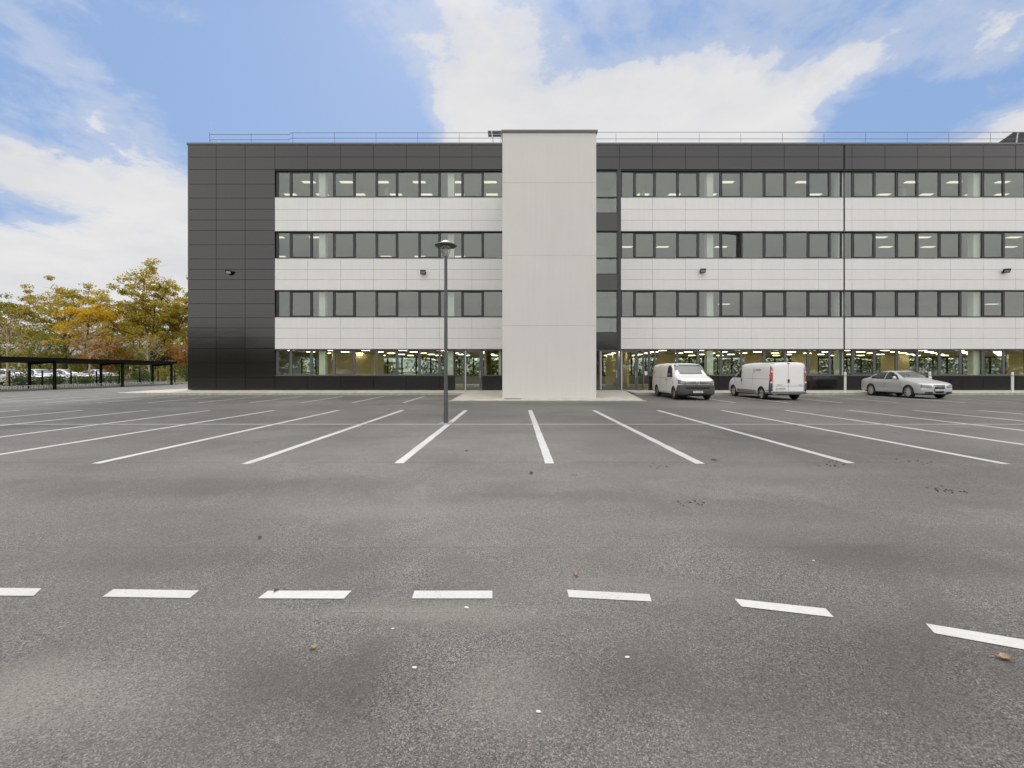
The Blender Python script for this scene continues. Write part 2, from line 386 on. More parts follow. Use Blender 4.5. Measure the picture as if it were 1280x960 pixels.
# behind the camera and overhead the sky is mostly clouded
over = N(nt, "ShaderNodeMapRange", interpolation_type="SMOOTHSTEP"); L(nt, sx.outputs[1], over.inputs[0])
over.inputs[1].default_value = 0.35; over.inputs[2].default_value = -0.3; over.inputs[3].default_value = 0.0; over.inputs[4].default_value = 0.34
acc = math_(nt, "ADD", acc, over.outputs[0])
low = N(nt, "ShaderNodeMapRange", interpolation_type="SMOOTHSTEP"); L(nt, sx.outputs[2], low.inputs[0])
low.inputs[1].default_value = 0.30; low.inputs[2].default_value = 0.0; low.inputs[3].default_value = 0.0; low.inputs[4].default_value = 0.12
acc = math_(nt, "ADD", acc, low.outputs[0])
hi_ = N(nt, "ShaderNodeMapRange", interpolation_type="SMOOTHSTEP"); L(nt, sx.outputs[2], hi_.inputs[0])
hi_.inputs[1].default_value = 0.62; hi_.inputs[2].default_value = 0.85; hi_.inputs[3].default_value = 0.0; hi_.inputs[4].default_value = 0.4
acc = math_(nt, "ADD", acc, hi_.outputs[0])
mask = ramp(nt, [(0.38, 0.0), (0.545, 0.34), (0.63, 0.84), (0.74, 1.0)], "EASE"); L(nt, acc, mask.inputs[0])
CL = 8.2
shade = ramp(nt, [(0.35, (0.86 * CL, 0.87 * CL, 0.90 * CL)), (0.6, (0.98 * CL, 0.975 * CL, 0.985 * CL))]); L(nt, noise(nt, cmb.outputs[0], 2.1, 8, 0.6), shade.inputs[0])
# colour ramps clamp above 1, so scale afterwards
shade.color_ramp.elements[0].color = (0.86, 0.87, 0.90, 1); shade.color_ramp.elements[1].color = (0.985, 0.98, 0.985, 1)
cloudc = mixc(nt, shade.outputs[0], (CL, CL, CL), 1.0, "MULTIPLY")
bluec = mixc(nt, sky.outputs[0], (1.0, 1.0, 1.0), 1.0, "MULTIPLY")
bluec = mixc(nt, bluec, (3.05, 4.6, 7.7), 0.85)
skyc = mixc(nt, bluec, cloudc, mask.outputs[0])
# gain added to the unseen overhead sky to light ground and facade
zen = N(nt, "ShaderNodeMapRange", interpolation_type="SMOOTHSTEP"); L(nt, sx.outputs[2], zen.inputs[0])
zen.inputs[1].default_value = 0.60; zen.inputs[2].default_value = 0.95; zen.inputs[3].default_value = 1.0; zen.inputs[4].default_value = 2.6
# unseen sky behind the camera brightened and warmed to light the facade
back = N(nt, "ShaderNodeMapRange", interpolation_type="SMOOTHSTEP"); L(nt, sx.outputs[1], back.inputs[0])
back.inputs[1].default_value = 0.25; back.inputs[2].default_value = -0.45; back.inputs[3].default_value = 0.0; back.inputs[4].default_value = 1.0
warm = mixc(nt, skyc, mixc(nt, skyc, (1.95, 1.90, 1.83), 1.0, "MULTIPLY"), back.outputs[0])
vm = N(nt, "ShaderNodeVectorMath", operation="SCALE"); L(nt, warm, vm.inputs[0]); L(nt, zen.outputs[0], vm.inputs["Scale"])
L(nt, vm.outputs[0], bg.inputs[0])

sd = bpy.data.lights.new("sun", "SUN"); so = bpy.data.objects.new("sun", sd); link(so)
sd.energy = 2.1; sd.angle = R(14); sd.color = (1.0, 0.95, 0.87)
sdir = Vector((math.sin(R(SUN_AZ)) * math.cos(R(SUN_EL)), math.cos(R(SUN_AZ)) * math.cos(R(SUN_EL)), math.sin(R(SUN_EL))))
so.rotation_euler = sdir.to_track_quat("Z", "Y").to_euler()
so.location = (0, 0, 60)
SC.view_settings.view_transform = "Standard"; SC.view_settings.look = "None"; SC.view_settings.gamma = 1
SC.view_settings.use_curve_mapping = False; SC.view_settings.exposure = 0.0
SC.cycles.use_denoising = True
SC.cycles.max_bounces = 7; SC.cycles.diffuse_bounces = 3; SC.cycles.glossy_bounces = 3; SC.cycles.transparent_max_bounces = 12
SC.cycles.caustics_reflective = False; SC.cycles.caustics_refractive = False; SC.cycles.sample_clamp_indirect = 6

# ---------------------------------------------------------------- ground
m = MB(); m.sheet([(-900, -900), (900, -900), (900, 1500), (-900, 1500)], -0.03); tag(m.build("ground", M["grass"]), kind="structure")
m = MB(); m.sheet([(-38.9, -60), (120, -60), (120, 90), (-38.9, 90)], 0.0); tag(m.build("car_park", M["asphalt"]), kind="structure")

YK = 28.3
m = MB()
def pave(poly, z1): m.prism(poly, -0.02, z1)
slope = lambda p: 0.15 + 0.05 * max(0, (p[1] - YK) / (DF - YK))
pave([(-25.2, YK+0.15), (-3.32, YK+0.15), (-3.32, DF-0.002), (-25.2, DF-0.002)], slope)
pave([(-25.2, DF), (-22.9, DF), (-22.9, 50), (-25.2, 50)], 0.2)
pave([(7.5, YK+0.15), (46, YK+0.15), (46, DF-0.002), (7.5, DF-0.002)], slope)
tag(m.build("pavement", M["concrete"]), kind="structure")
m = MB()
def kerb_run(x0, x1):
    x = x0
    while x < x1 - 0.05:
        e = min(x + 1.0, x1); m.box(x+0.004, e-0.004, YK, YK+0.145, -0.02, 0.152); x = e
kerb_run(-25.2, -3.32); kerb_run(7.5, 46)
y = YK + 0.15
while y < 50: m.box(-25.36, -25.21, y+0.004, min(y+1, 50)-0.004, -0.02, 0.152); y += 1.0
tag(m.build("kerb", M["kerb"], bevel=0.012), kind="structure")
# sloping entrance slab round the stair tower
m = MB()
slab = lambda p: 0.03 + 0.17 * (p[1] - 22.7) / (DF - 22.7)
nx = 5
def lerp(a, b, t): return a + (b - a) * t
for i in range(nx):
    for j in range(4):
        y0 = 22.75 + j * (DF - 22.75) / 4; y1 = 22.75 + (j+1) * (DF - 22.75) / 4
        xs = lambda t, yy: lerp(-3.3, lerp(6.5, 7.48, (yy-22.75)/(DF-22.75)), t)
        q = [(xs(i/nx, y0)+.005, y0+.005), (xs((i+1)/nx, y0)-.005, y0+.005), (xs((i+1)/nx, y1)-.005, y1-.005), (xs(i/nx, y1)+.005, y1-.005)]
        m.prism(q, -0.02, slab)
m.prism([(-3.42, 22.6), (6.6, 22.6), (6.5, 22.74), (-3.3, 22.74)], -0.02, 0.035)
tag(m.build("entrance_pavement", M["concrete"]), kind="structure")

# ---------------------------------------------------------------- painted markings
m = MB(); Zp = 0.004
def strip(mb, p, q, w_, z):
    p, q = Vector(p), Vector(q); d = q - p; n_ = max(1, int(d.length / .25)); t = d.normalized(); nn_ = Vector((-t.y, t.x)); vs = []
    for i in range(n_+1):
        c = p + d * i / n_
        for s_ in (-1, 1): c2 = c + nn_ * s_ * (w_ + random.uniform(-.006, .006)); vs.append((c2.x, c2.y, z))
    mb.add(vs, [(2*i, 2*i+1, 2*i+3, 2*i+2) for i in range(n_)])
def wob(a): return a + random.uniform(-0.012, 0.012)
lw = 0.075
for k in range(-13, 18):
    X = 0.54 + 2.462 * k
    y0, y1 = 7.28 + random.uniform(-.04, .04), 17.3 + random.uniform(-.1, .1)
    if k > 6: y0 -= 0.05
    strip(m, (wob(X), y0), (wob(X), y1), lw, Zp)
xs_ = [-31.5 + 2.462 * i for i in range(31)]
strip(m, (-31.4, 12.66), (42.3, 12.68), .05, Zp + .004)
for k in range(12):
    X = -5.40 - 2.45 * k
    m.sheet([(X-.06, 21.45), (X+.06, 21.45), (X+.06-.1, 26.9), (X-.06-.1, 26.9)], Zp)
for X in (10.5, 13.0, 15.6, 18.3, 21.55, 24.15, 26.7, 29.25, 31.8, 34.35, 36.9):
    m.sheet([(X-.06, 21.45), (X+.06, 21.45), (X+.12, 27.6), (X, 27.6)], Zp)
# far bays at the left, in front of the bicycle shelter
for k in range(9):
    Y = 28.5 + 2.45 * k
    m.sheet([(-33.6, Y-.06), (-28.4, Y-.06), (-28.4, Y+.06), (-33.6, Y+.06)], Zp)
tag(m.build("parking_bay_markings", M["paint"]), kind="structure")
m = MB()
dashes = [[(-60,735),(52,736),(42,745.5),(-70,744.5)], [(142,737),(249,738.6),(237,748.3),(128,746.6)], [(335,739),(439.5,739),(430,749),(322,748.6)],
          [(518,739),(615.5,739),(615.5,748.7),(515,748.7)], [(709,737.8),(812,743.3),(814.5,752.5),(711,747.2)],
          [(918,749),(1032,761.3),(1042.5,772.3),(927,758.8)], [(1157,780),(1300,803.5),(1318,819.5),(1168,792.2)]]
for d in dashes: m.sheet([G(*p) for p in reversed(d)], Zp)
for i in range(3):   # the arc of dashes goes on past both edges of the photograph
    X = 3.6 + i * 0.62; m.sheet([(X-.0, 2.15-i*.2), (X+.40, 2.02-i*.2), (X+.42, 2.09-i*.2), (X+.02, 2.22-i*.2)], Zp)
    X = -5.2 - i * 0.62; m.sheet([(X, 3.04), (X+.36, 3.04), (X+.36, 3.13), (X, 3.13)], Zp)
tag(m.build("dashed_lane_marking", M["paint"]), kind="structure")
m = MB()
X = -32
while X < 40:
    if random.random() < 0.9: m.sheet([(X, 20.95), (X+0.6, 20.95), (X+0.6, 21.07), (X, 21.07)], Zp)
    X += 1.04
tag(m.build("worn_dashed_marking", M["paint_worn"]), kind="structure")
m = MB()
for (a, b) in (((488,580),(548,530)), ((676,580),(658,514)), ((866,581),(780,535)), ((303,583),(330,573)), ((430,577),(490,577.6)), ((880,578),(1040,578.6)), ((430,765),(600,765.5)), ((600,757),(640,757.3))):
    p, q = Vector(G(*a)), Vector(G(*b)); d = (q - p).normalized(); n_ = Vector((-d.y, d.x)) * (0.012 if a[1] < 700 else 0.006)
    m.sheet([p - n_, q - n_, q + n_, p + n_] if True else [], Zp)
tag(m.build("setting_out_lines", M["paint_faint"]), kind="structure")

# ================================================================= OFFICE BUILDING
XL, XR = fx(234.5), fx(1644)
XT0, XT1 = (628 - CX) / F * 24.0, (745.3 - CX) / F * 24.0      # stair tower
YB = 47.0
ZTOP = fz(178.6)
B = empty("office_building", (XL, DF, 0.2))
BO = B.location.copy()
tag(B, "four storey office block with anthracite and white panel bands and a blank pale stair tower", "building")
def bm_(): return MB(off=BO)

rows_dark = [181.2, 196.4, 211.8, 230.2, 247.6, 261.6, 275, 288, 306, 323.7, 336.6, 349.4, 361.9, 379.6, 397.3, 409.9, 422.4, 435.5, 453.7, 471.5, 487.3]
cols_dark = [234.5, 270.2, 306.4, 343.6]
jl = [343.6, 384.5, 425.8, 466.8, 508, 549.3, 589.8, 630]
jr = [774.3, 815.6, 856.8, 897.9, 939.1, 980.3, 1023, 1054.4]
jr2 = [1056.2, 1065, 1106.3, 1147.2, 1188.3, 1229, 1269.5, 1310.6, 1351.7, 1392.8, 1433.9, 1475, 1516.1, 1557.2, 1598.3, 1643]
g = 0.010
def panel(mb, x0, x1, y0, y1, gg=g, tilt=0.0016):
    X0, X1, Z0, Z1 = fx(x0)+gg, fx(x1)-gg, fz(y1)+gg, fz(y0)-gg
    a, b_ = random.uniform(-tilt, tilt) * (X1-X0), random.uniform(-tilt, tilt) * (Z1-Z0)
    yf = lambda sx_, sz_: DF + sx_*a + sz_*b_
    mb.add([(X0,yf(-1,-1),Z0),(X1,yf(1,-1),Z0),(X1,DF+.05,Z0),(X0,DF+.05,Z0),(X0,yf(-1,1),Z1),(X1,yf(1,1),Z1),(X1,DF+.05,Z1),(X0,DF+.05,Z1)],
           [(0,3,2,1),(4,5,6,7),(0,1,5,4),(1,2,6,5),(2,3,7,6),(3,0,4,7)])
def done(mb, name, mk): mb.build(name, M[mk], B); return bm_()
d = bm_()
for i in range(3):
    for j in range(len(rows_dark)-1): panel(d, cols_dark[i], cols_dark[i+1], rows_dark[j], rows_dark[j+1], 0.013)
d = done(d, "corner_cladding", "dark_clad")
top_r = [745.3, 774.3] + jr[1:]
for cs in (jl, top_r, jr2):
    for i in range(len(cs)-1):
        panel(d, cs[i], cs[i+1], 181.2, 196.2, 0.013); panel(d, cs[i], cs[i+1], 196.2, 211.8, 0.013)
    d = done(d, "parapet_cladding", "dark_clad")
# base plinth
for cs in ([343.6, 384.5, 425.8, 466.8, 508, 549.3, 567], [602.5, 630], [812, 856.8, 897.9, 939.1, 980.3, 1023, 1054.4], [1056.2, 1106.3, 1147.2, 1188.3, 1229, 1269.5, 1310.6, 1351.7, 1392.8, 1433.9, 1475, 1516.1, 1557.2, 1598.3, 1643]):
    for i in range(len(cs)-1): panel(d, cs[i], cs[i+1], 470.2, 487.3, 0.010)
    d = done(d, "plinth_cladding", "dark_clad")
for y0, y1 in ((266.2, 288.5), (342.8, 362.9), (416.2, 436.3)): panel(d, 745.6, 772.6, y0, y1, 0.01); d = done(d, "spandrel_panel", "dark_clad")
# left gable, same cladding
n = 6
for i in range(n):
    for j in range(len(rows_dark)-1):
        y0, y1 = DF + 0.06 + (YB-DF-0.06) * i / n, DF + 0.06 + (YB-DF-0.06) * (i+1) / n
        d.box(XL, XL+.05, y0+.012, y1-.012, fz(rows_dark[j+1])+.012, fz(rows_dark[j])-.012)
d.build("gable_cladding", M["dark_clad"], B)
wc = bm_()
bands = [(246.6, 261.7, 275.4, 288.8), (322.9, 336.9, 349.4, 362.5), (396.5, 410.3, 422.9, 436.2)]
for bd in bands:
    for cs in (jl, jr, jr2):
        for i in range(len(cs)-1):
            for k in range(3): panel(wc, cs[i], cs[i+1], bd[k], bd[k+1], 0.007, 0.0012)
        wc = done(wc, "white_cladding_band", "white_clad")
# backing walls
wk = bm_()
def wall(x0, x1, y0, y1, mi=0, ya=DF+0.055, yb=DF+0.30): wk.box(fx(x0), fx(x1), ya, yb, fz(y1), fz(y0), mi)
wall(235.5, 343.0, 181, 487, 0)
wall(343.0, 1643, 181, 212.6, 0)
for (a, b_) in ((246.4, 289.2), (322.7, 362.9), (396.3, 436.6)):
    wall(343.0, 628, a, b_, 1); wall(773.5, 1643, a, b_, 1)
wall(628, 745, 212.6, 487, 1)
for (a, b_) in ((265.9, 289.0), (342.5, 363.2), (415.9, 436.6)): wall(745, 773.5, a, b_, 0)
for (a, b_) in ((343.0, 567), (603, 628), (812, 1643)): wall(a, b_, 469.9, 487.8, 0)
wk.box(XL+.051, XL+.3, DF+.31, YB-.31, 0.2, ZTOP-.2, 0)
wk.box(XR-.3, XR, DF+.31, YB-.31, 0.2, ZTOP-.2, 1)
# rear wall with a ground floor window band left open
wk.box(XL+.05, XR, YB-.3, YB, 0.2, 1.05, 1); wk.box(XL+.05, XR, YB-.3, YB, 3.06, ZTOP-.2, 1)
wk.build("outer_wall", [M["black"], M["white_seam"]], B)
cp = bm_()
cp.box(XL-.04, XR+.04, DF-.05, DF+.34, fz(181.0), ZTOP); cp.box(XL-.04, XL+.34, DF+.345, YB+.04, fz(181.0), ZTOP); cp.box(XL+.345, XR+.04, YB-.34, YB+.04, fz(181.0), ZTOP)
cp.build("parapet_coping", M["coping"], B)
jn = bm_(); jn.box(fx(1054.85), fx(1055.75), DF-.004, DF+.052, fz(487.3), ZTOP-.15); 
jn.build("expansion_joint", M["black"], B)

# window bands -------------------------------------------------------
fl = [(436.7, 469.6), (363.0, 396.2), (289.3, 322.6), (212.8, 246.3)]
mul_l = [345.2, 361.8, 388.7, 416.0, 442.6, 469.6, 496.0, 523.4, 549.5, 577.4, 603.7, 629]
sash_l = {1, 3, 5, 7, 9}
mul_r = [776.5, 793.4, 819.5, 847.4, 874.2, 901.8, 928.8, 956.2, 983.6, 1011.4, 1039.4, 1053.3, 1067.4, 1095.6, 1122.5, 1149.4, 1176.2, 1203.5, 1230.6, 1257.8, 1285, 1312.2, 1339.4, 1366.6, 1393.8, 1421, 1448.2, 1475.4, 1502.6, 1529.8, 1557, 1584.2, 1611.4, 1640]
sash_r = {1, 3, 5, 7, 9, 12, 14, 16, 18, 20, 22, 24, 26, 28, 30, 32}
YF = DF + 0.13
def pane(q, x0, x1, z0, z1):
    a, b_ = random.uniform(-.006, .006), random.uniform(-.006, .006); y_ = YF+.038
    f = lambda sx_, sz_: y_ + sx_*a + sz_*b_
    q.add([(x0,f(-1,-1),z0),(x1,f(1,-1),z0),(x1,f(1,-1)+.008,z0),(x0,f(-1,-1)+.008,z0),(x0,f(-1,1),z1),(x1,f(1,1),z1),(x1,f(1,1)+.008,z1),(x0,f(-1,1)+.008,z1)],
          [(0,3,2,1),(4,5,6,7),(0,1,5,4),(1,2,6,5),(2,3,7,6),(3,0,4,7)], 1)
def band(mul, sash, ytop, ybot, low, hide_from=None, open_at=None, name="window_band"):
    fr = M["frame_low_lit"] if low else M["frame"]; gl = M["glass_low"] if low else M["glass"]
    X0, X1, Z0, Z1 = fx(mul[0])-.09, fx(mul[-1])+.06, fz(ybot), fz(ytop)
    b_ = bm_()
    b_.box(X0, X1, YF, YF+.10, Z1-.06, Z1); b_.box(X0, X1, YF, YF+.10, Z0, Z0+.06)
    b_.box(X0, X1, DF-.02, YF-.002, Z0-.02, Z0+.012)          # sill flashing
    b_.box(X0, X1, DF+.01, YF-.002, Z1-.03, Z1-.004)
    for i, x in enumerate(mul):
        wd = .085 if i in (0,) else .052
        b_.box(fx(x)-wd, fx(x)+wd, YF+.001, YF+.10, Z0+.061, Z1-.061)
    bo = b_.build(name, fr, B)
    for i in range(len(mul)-1):
        a, c = fx(mul[i])+(.087 if i == 0 else .054), fx(mul[i+1])-.054
        z0, z1 = Z0+.062, Z1-.062
        if c - a < .05: continue
        org = Vector(((a+c)/2, YF+.05, z0))
        q = MB(off=org if open_at == i else BO)
        if i in sash:
            t = .062
            q.box(a+.004, c-.004, YF-.012, YF+.07, z0+.004, z0+t, 0); q.box(a+.004, c-.004, YF-.012, YF+.07, z1-t, z1-.004, 0)
            q.box(a+.004, a+t, YF-.012, YF+.07, z0+t+.001, z1-t-.001, 0); q.box(c-t, c-.004, YF-.012, YF+.07, z0+t+.001, z1-t-.001, 0)
            pane(q, a+t-.01, c-t+.01, z0+t-.01, z1-t+.01)
            if open_at == i:
                # sash turned inwards about its left jamb
                q2 = MB(off=Vector((a+.01, YF+.05, z0))); q2.v = [v + org - Vector((a+.01, YF+.05, z0)) for v in q.v]; q2.f = q.f; q2.m = q.m
                o = q2.build("opening_window", [fr, gl], bo); o.location = Vector((a+.01, YF+.05, z0)) - BO; o.rotation_euler = (0, 0, R(10))
                continue
            q.build("opening_window", [fr, gl], bo)
        else:
            pane(q, a-.005, c+.005, z0-.005, z1+.005)
            q.box(a, a+.012, YF+.02, YF+.034, z0, z1, 0); q.box(c-.012, c, YF+.02, YF+.034, z0, z1, 0)
            q.build("fixed_window", [fr, gl], bo)
    return bo
for f, (yt, yb) in enumerate(fl):
    if f == 0:
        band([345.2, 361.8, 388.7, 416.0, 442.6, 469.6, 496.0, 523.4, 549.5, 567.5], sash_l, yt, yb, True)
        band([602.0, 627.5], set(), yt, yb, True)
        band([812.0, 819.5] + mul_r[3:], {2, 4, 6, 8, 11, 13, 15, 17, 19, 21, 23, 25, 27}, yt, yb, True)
    else:
        band(mul_l, sash_l, yt, yb, False)
        band(mul_r, sash_r, yt, yb, False, open_at=(5 if f == 2 else None))
# glazed strip beside the stair tower
cw = bm_()
for (a, b_) in ((213.2, 265.9), (289.2, 342.5), (363.4, 415.9)):
    cw.box(fx(745.3), fx(773.3), YF-.05, YF+.05, fz(b_), fz(b_)+.05); cw.box(fx(745.3), fx(773.3), YF-.05, YF+.05, fz(a)-.05, fz(a))
cw.box(fx(771.6), fx(776.2), DF-.01, YF+.09, fz(436.6), fz(211.9)+.0)
cwo = cw.build("stair_glazing_frame", M["frame"], B)
for (a, b_) in ((213.2, 245.8), (246.5, 265.9), (289.2, 321.9), (322.6, 342.5), (363.4, 395.9), (396.6, 415.9)):
    q = bm_(); q.box(fx(745.4), fx(771.5), YF-.01, YF, fz(b_)+.045, fz(a)-.045, 1); q.box(fx(745.4), fx(771.5), YF-.03, YF+.03, fz(b_), fz(b_)+.04, 0)
    q.build("stair_window", [M["frame"], M["glass"]], cwo)

# doors --------------------------------------------------------------
def doorset(x0, x1, leaves, lights):
    b_ = bm_(); Z0, Z1 = 0.205, fz(436.9)
    b_.box(fx(x0), fx(x1), YF-.05, YF+.07, Z1-.09, Z1)
    xs = sorted({x0, x1} | {v for l in leaves + lights for v in l})
    for x in xs:
        a = fx(x); wd = .055
        b_.box(a-wd if x != x0 else a, a+wd if x != x1 else a, YF-.05, YF+.07, Z0, Z1-.091)
    o = b_.build("door_frame", M["frame_low_lit"], B)
    for (a, c) in lights:
        q = bm_(); A, C = fx(a)+.056, fx(c)-.056
        q.box(A, C, YF, YF+.01, Z0+.09, Z1-.092, 1); q.box(A, C, YF-.03, YF+.04, Z0, Z0+.088, 0)
        q.build("side_light", [M["frame_low_lit"], M["glass_low"]], o)
    for (a, c) in leaves:
        q = bm_(); A, C = fx(a)+.06, fx(c)-.06; t = .10; zt = Z1-.10
        q.box(A, A+t, YF-.03, YF+.03, Z0+.01, zt, 0); q.box(C-t, C, YF-.03, YF+.03, Z0+.01, zt, 0)
        q.box(A+t+.001, C-t-.001, YF-.03, YF+.03, Z0+.01, Z0+.18, 0); q.box(A+t+.001, C-t-.001, YF-.03, YF+.03, zt-t, zt, 0)
        q.box(A+t-.01, C-t+.01, YF-.004, YF+.004, Z0+.17, zt-t+.01, 1)
        dl = q.build("entrance_door", [M["frame_low_lit"], M["glass_low"]], B)
        h = bm_(); h.tube([(C-t/2, YF-.03, 1.05), (C-t/2, YF-.09, 1.05), (C-t/2, YF-.09, 1.55), (C-t/2, YF-.03, 1.55)], .016, 6)
        h.box(A+.0, A+.055, YF-.042, YF-.031, Z0+.02, zt-.01)
        h.build("door_handle", M["white_post"], dl)
doorset(567.5, 602, [(580, 602)], [(568, 580)])
doorset(745.3, 812, [(750, 773), (776, 797)], [(745.4, 750), (797, 805)])
ip = bm_(); ip.box(fx(806.2), fx(809.6), YF-.07, YF-.051, fz(469), fz(464)); ip.build("intercom", M["white_post"], B)

# interior -----------------------------------------------------------
ceil_z = [fz(436.7)+.02, fz(363.0)+.03, fz(289.3)+.03, fz(212.8)+.03]
floor_z = [0.205, ceil_z[0]+1.05, ceil_z[1]+1.05, ceil_z[2]+1.05, ZTOP-.35]
fo = bm_(); fo.box(XL+.31, XR-.31, DF+.02, YB-.31, 0.10, 0.2); fo.build("ground_floor", M["gf_floor"], B)
lit = {1: [], 2: [], 3: []}
def lp(x, y, z):  # a lamp in the ceiling plane z seen at pixel
    D = F * (z - H) / (CY - y); return ((x - CX) / F * D, D)
for x in (375+11, 433, 478, 524, 570, 613, 909, 1003, 1139, 1193, 1253): lit[3].append(lp(x, 227.5, ceil_z[3]))
for x in (363, 403, 449, 495, 533, 573, 615, 804, 843, 888, 1019, 1105, 1158, 1215, 1252): lit[3].append(lp(x, 243, ceil_z[3]))
for x in (347, 395, 1100, 1154, 1267): lit[2].append(lp(x, 296.5, ceil_z[2]))
for x in (783, 828, 901, 1107, 1160, 1262): lit[2].append(lp(x, 308.5, ceil_z[2]))
for x in (350, 483, 525, 575): lit[2].append(lp(x, 320.5, ceil_z[2]))
for x in (1240, 905): lit[1].append(lp(x, 380, ceil_z[1]))
for f in range(4):
    s_ = bm_()
    s_.box(XL+.31, XR-.31, DF+.31, YB-.31, ceil_z[f], (floor_z[f+1] if f < 3 else ZTOP-.3), 0)
    so_ = s_.build("ceiling" if f < 3 else "roof_slab", [M["ceiling"]], B)
    pts = lit[f] if f else [(fx(350) + 2.7*i + .2*j, 32.6 + 2.6*j) for i in range(27) for j in range(5)]
    for (X, Y) in pts:
        if f == 0 and (-0.9 < X < 5.6): continue
        q = bm_(); wl = .28 if f == 0 else .45; wy = .09 if f == 0 else .16; q.box(X-wl, X+wl, Y-wy, Y+wy, ceil_z[f]-.03, ceil_z[f]-.002); q.build("ceiling_light", M["light_gf" if f == 0 else "light_up"], so_)
for X in (-13.55, -4.55, 13.57, 22.75, 32.2, 41, 50):
    q = bm_(); 
    for f in range(4): q.box(X-.22, X+.22, DF+.315, DF+.75, (0.201 if f == 0 else floor_z[f])+.002, ceil_z[f]-.003)
    q.build("interior_column", M["white_wall"], B)
for X in (-9.8, 9.6, 29.4):
    q = bm_(); q.box(X-.14, X+.14, DF+2.9, DF+3.2, floor_z[3]+.002, ceil_z[3]-.003); q.build("interior_pillar", M["white_wall"], B)
iw = bm_()
for (x0, x1, y0, y1) in ((-18.2, -15.6, 41.0, 41.2), (-15.6, -15.45, 38.0, 41.2), (-15.45, -12.4, 37.9, 38.05), (-12.4, -12.25, 37.9, 41.5), (-2.3, -2.15, 32.5, 38.5), (6.2, 6.35, 33.5, 40.0),
                         (8.7, 8.85, 35.0, 43.5), (8.85, 10.6, 43.4, 43.5), (12.6, 14.2, 40.0, 40.15), (20.2, 22.0, 39.5, 39.65), (24.0, 26.2, 38.9, 39.05), (44, 46, 40, 40.15), (33.5, 36, 41, 41.15)):
    iw.box(x0, x1, y0, y1, 0.203, ceil_z[0]-.003)
iw.build("partition_wall", M["cream"], B)
iw = bm_()
iw.box(-1.2, -1.05, DF+.31, YB-.35, .203, ceil_z[0]-.003); iw.box(5.0, 5.12, DF+3.0, YB-.35, .203, ceil_z[0]-.003)
for f in (1, 2, 3):
    zz = floor_z[f]+.003
    iw.box(-.95, -.8, DF+.31, YB-.35, zz, ceil_z[f]-.003); iw.box(7.15, 7.3, DF+.31, DF+6, zz, ceil_z[f]-.003); iw.box(-.79, 7.14, DF+3.2, DF+3.35, zz, ceil_z[f]-.003)
    iw.box(XL+.4, XR-.4, DF+9, DF+9.15, zz, ceil_z[f]-.003)
for f in range(4): iw.box(XL+.305, XL+.36, DF+.5, YB-.4, (0.203 if f == 0 else floor_z[f]+.003), ceil_z[f]-.003); iw.box(XR-.36, XR-.305, DF+.5, YB-.4, (0.203 if f == 0 else floor_z[f]+.003), ceil_z[f]-.003)
iw.build("core_wall", M["white_wall"], B)
# rear ground floor windows
rb = bm_(); x = XL+.3; xs2 = []
while x < XR-.3: xs2.append(x); x += 1.5
rb.box(XL+.3, XR-.3, YB-.2, YB-.1, 1.06, 1.15); rb.box(XL+.3, XR-.3, YB-.2, YB-.1, 2.93, 3.05)
for x in xs2: rb.box(x-.07, x+.07, YB-.2, YB-.1, 1.16, 2.92)
rbo = rb.build("rear_window_band", M["black"], B)
for x in xs2[:-1]:
    q = bm_(); q.box(x+.075, x+1.425, YB-.16, YB-.15, 1.16, 2.92); q.build("rear_window", M["glass_low"], rbo)

# stair tower --------------------------------------------------------
YT = 24.0; ZT = H + (CY - 163.2) / F * YT
t = bm_(); gz = [0.03] + [H + (CY - y) / F * YT for y in (407.0, 319.0, 228.5)] + [ZT - .10]
for i in range(len(gz)-1):
    t.box(XT0, XT1, YT, DF+.05, gz[i]+.006, gz[i+1]-.006)
t.box(XT0+.012, XT1-.012, YT+.012, DF+.04, 0.0, ZT-.101)
for i in range(1): t.box(XT0-.02, XT1+.02, YT-.02, YT-.002, .02, .10)
to = t.build("stair_tower", M["render_w"], B)
c_ = bm_(); c_.box(XT0-.06, XT1+.07, YT-.06, DF+.10, ZT-.098, ZT+.02); c_.build("coping", M["coping"], to)
# fall-arrest rails on the roof
YR = DF + .6; SR = F / YR
def rx(x): return (x - CX) / SR
def rz_(y): return H + (CY - y) / SR
r_ = bm_(); rr = .017
for (ya, yb) in ((168.2, 166.0), (174.8, 172.6)):
    r_.tube([(rx(262), YR, rz_(ya)), (rx(361), YR, rz_(ya)), (rx(364.5), YR, rz_(yb)), (rx(640), YR, rz_(yb))], rr, 5)
    r_.tube([(rx(262), YR, rz_(ya)), (rx(262), YB-.8, rz_(ya))], rr, 5)
for y in (165.3, 173.6): r_.tube([(rx(730), YR, rz_(y)), (rx(1420), YR, rz_(y))], rr, 5)
for x in list(range(262, 640, 52)) + list(range(770, 1420, 52)): r_.tube([(rx(x), YR, ZTOP-.3), (rx(x), YR, rz_(166.5))], .012, 5)
for k in range(1, 6): r_.tube([(rx(262), YR+k*2.6, ZTOP-.3), (rx(262), YR+k*2.6, rz_(168.2))], .012, 5)
r_.build("roof_guard_rail", M["pole"], B)
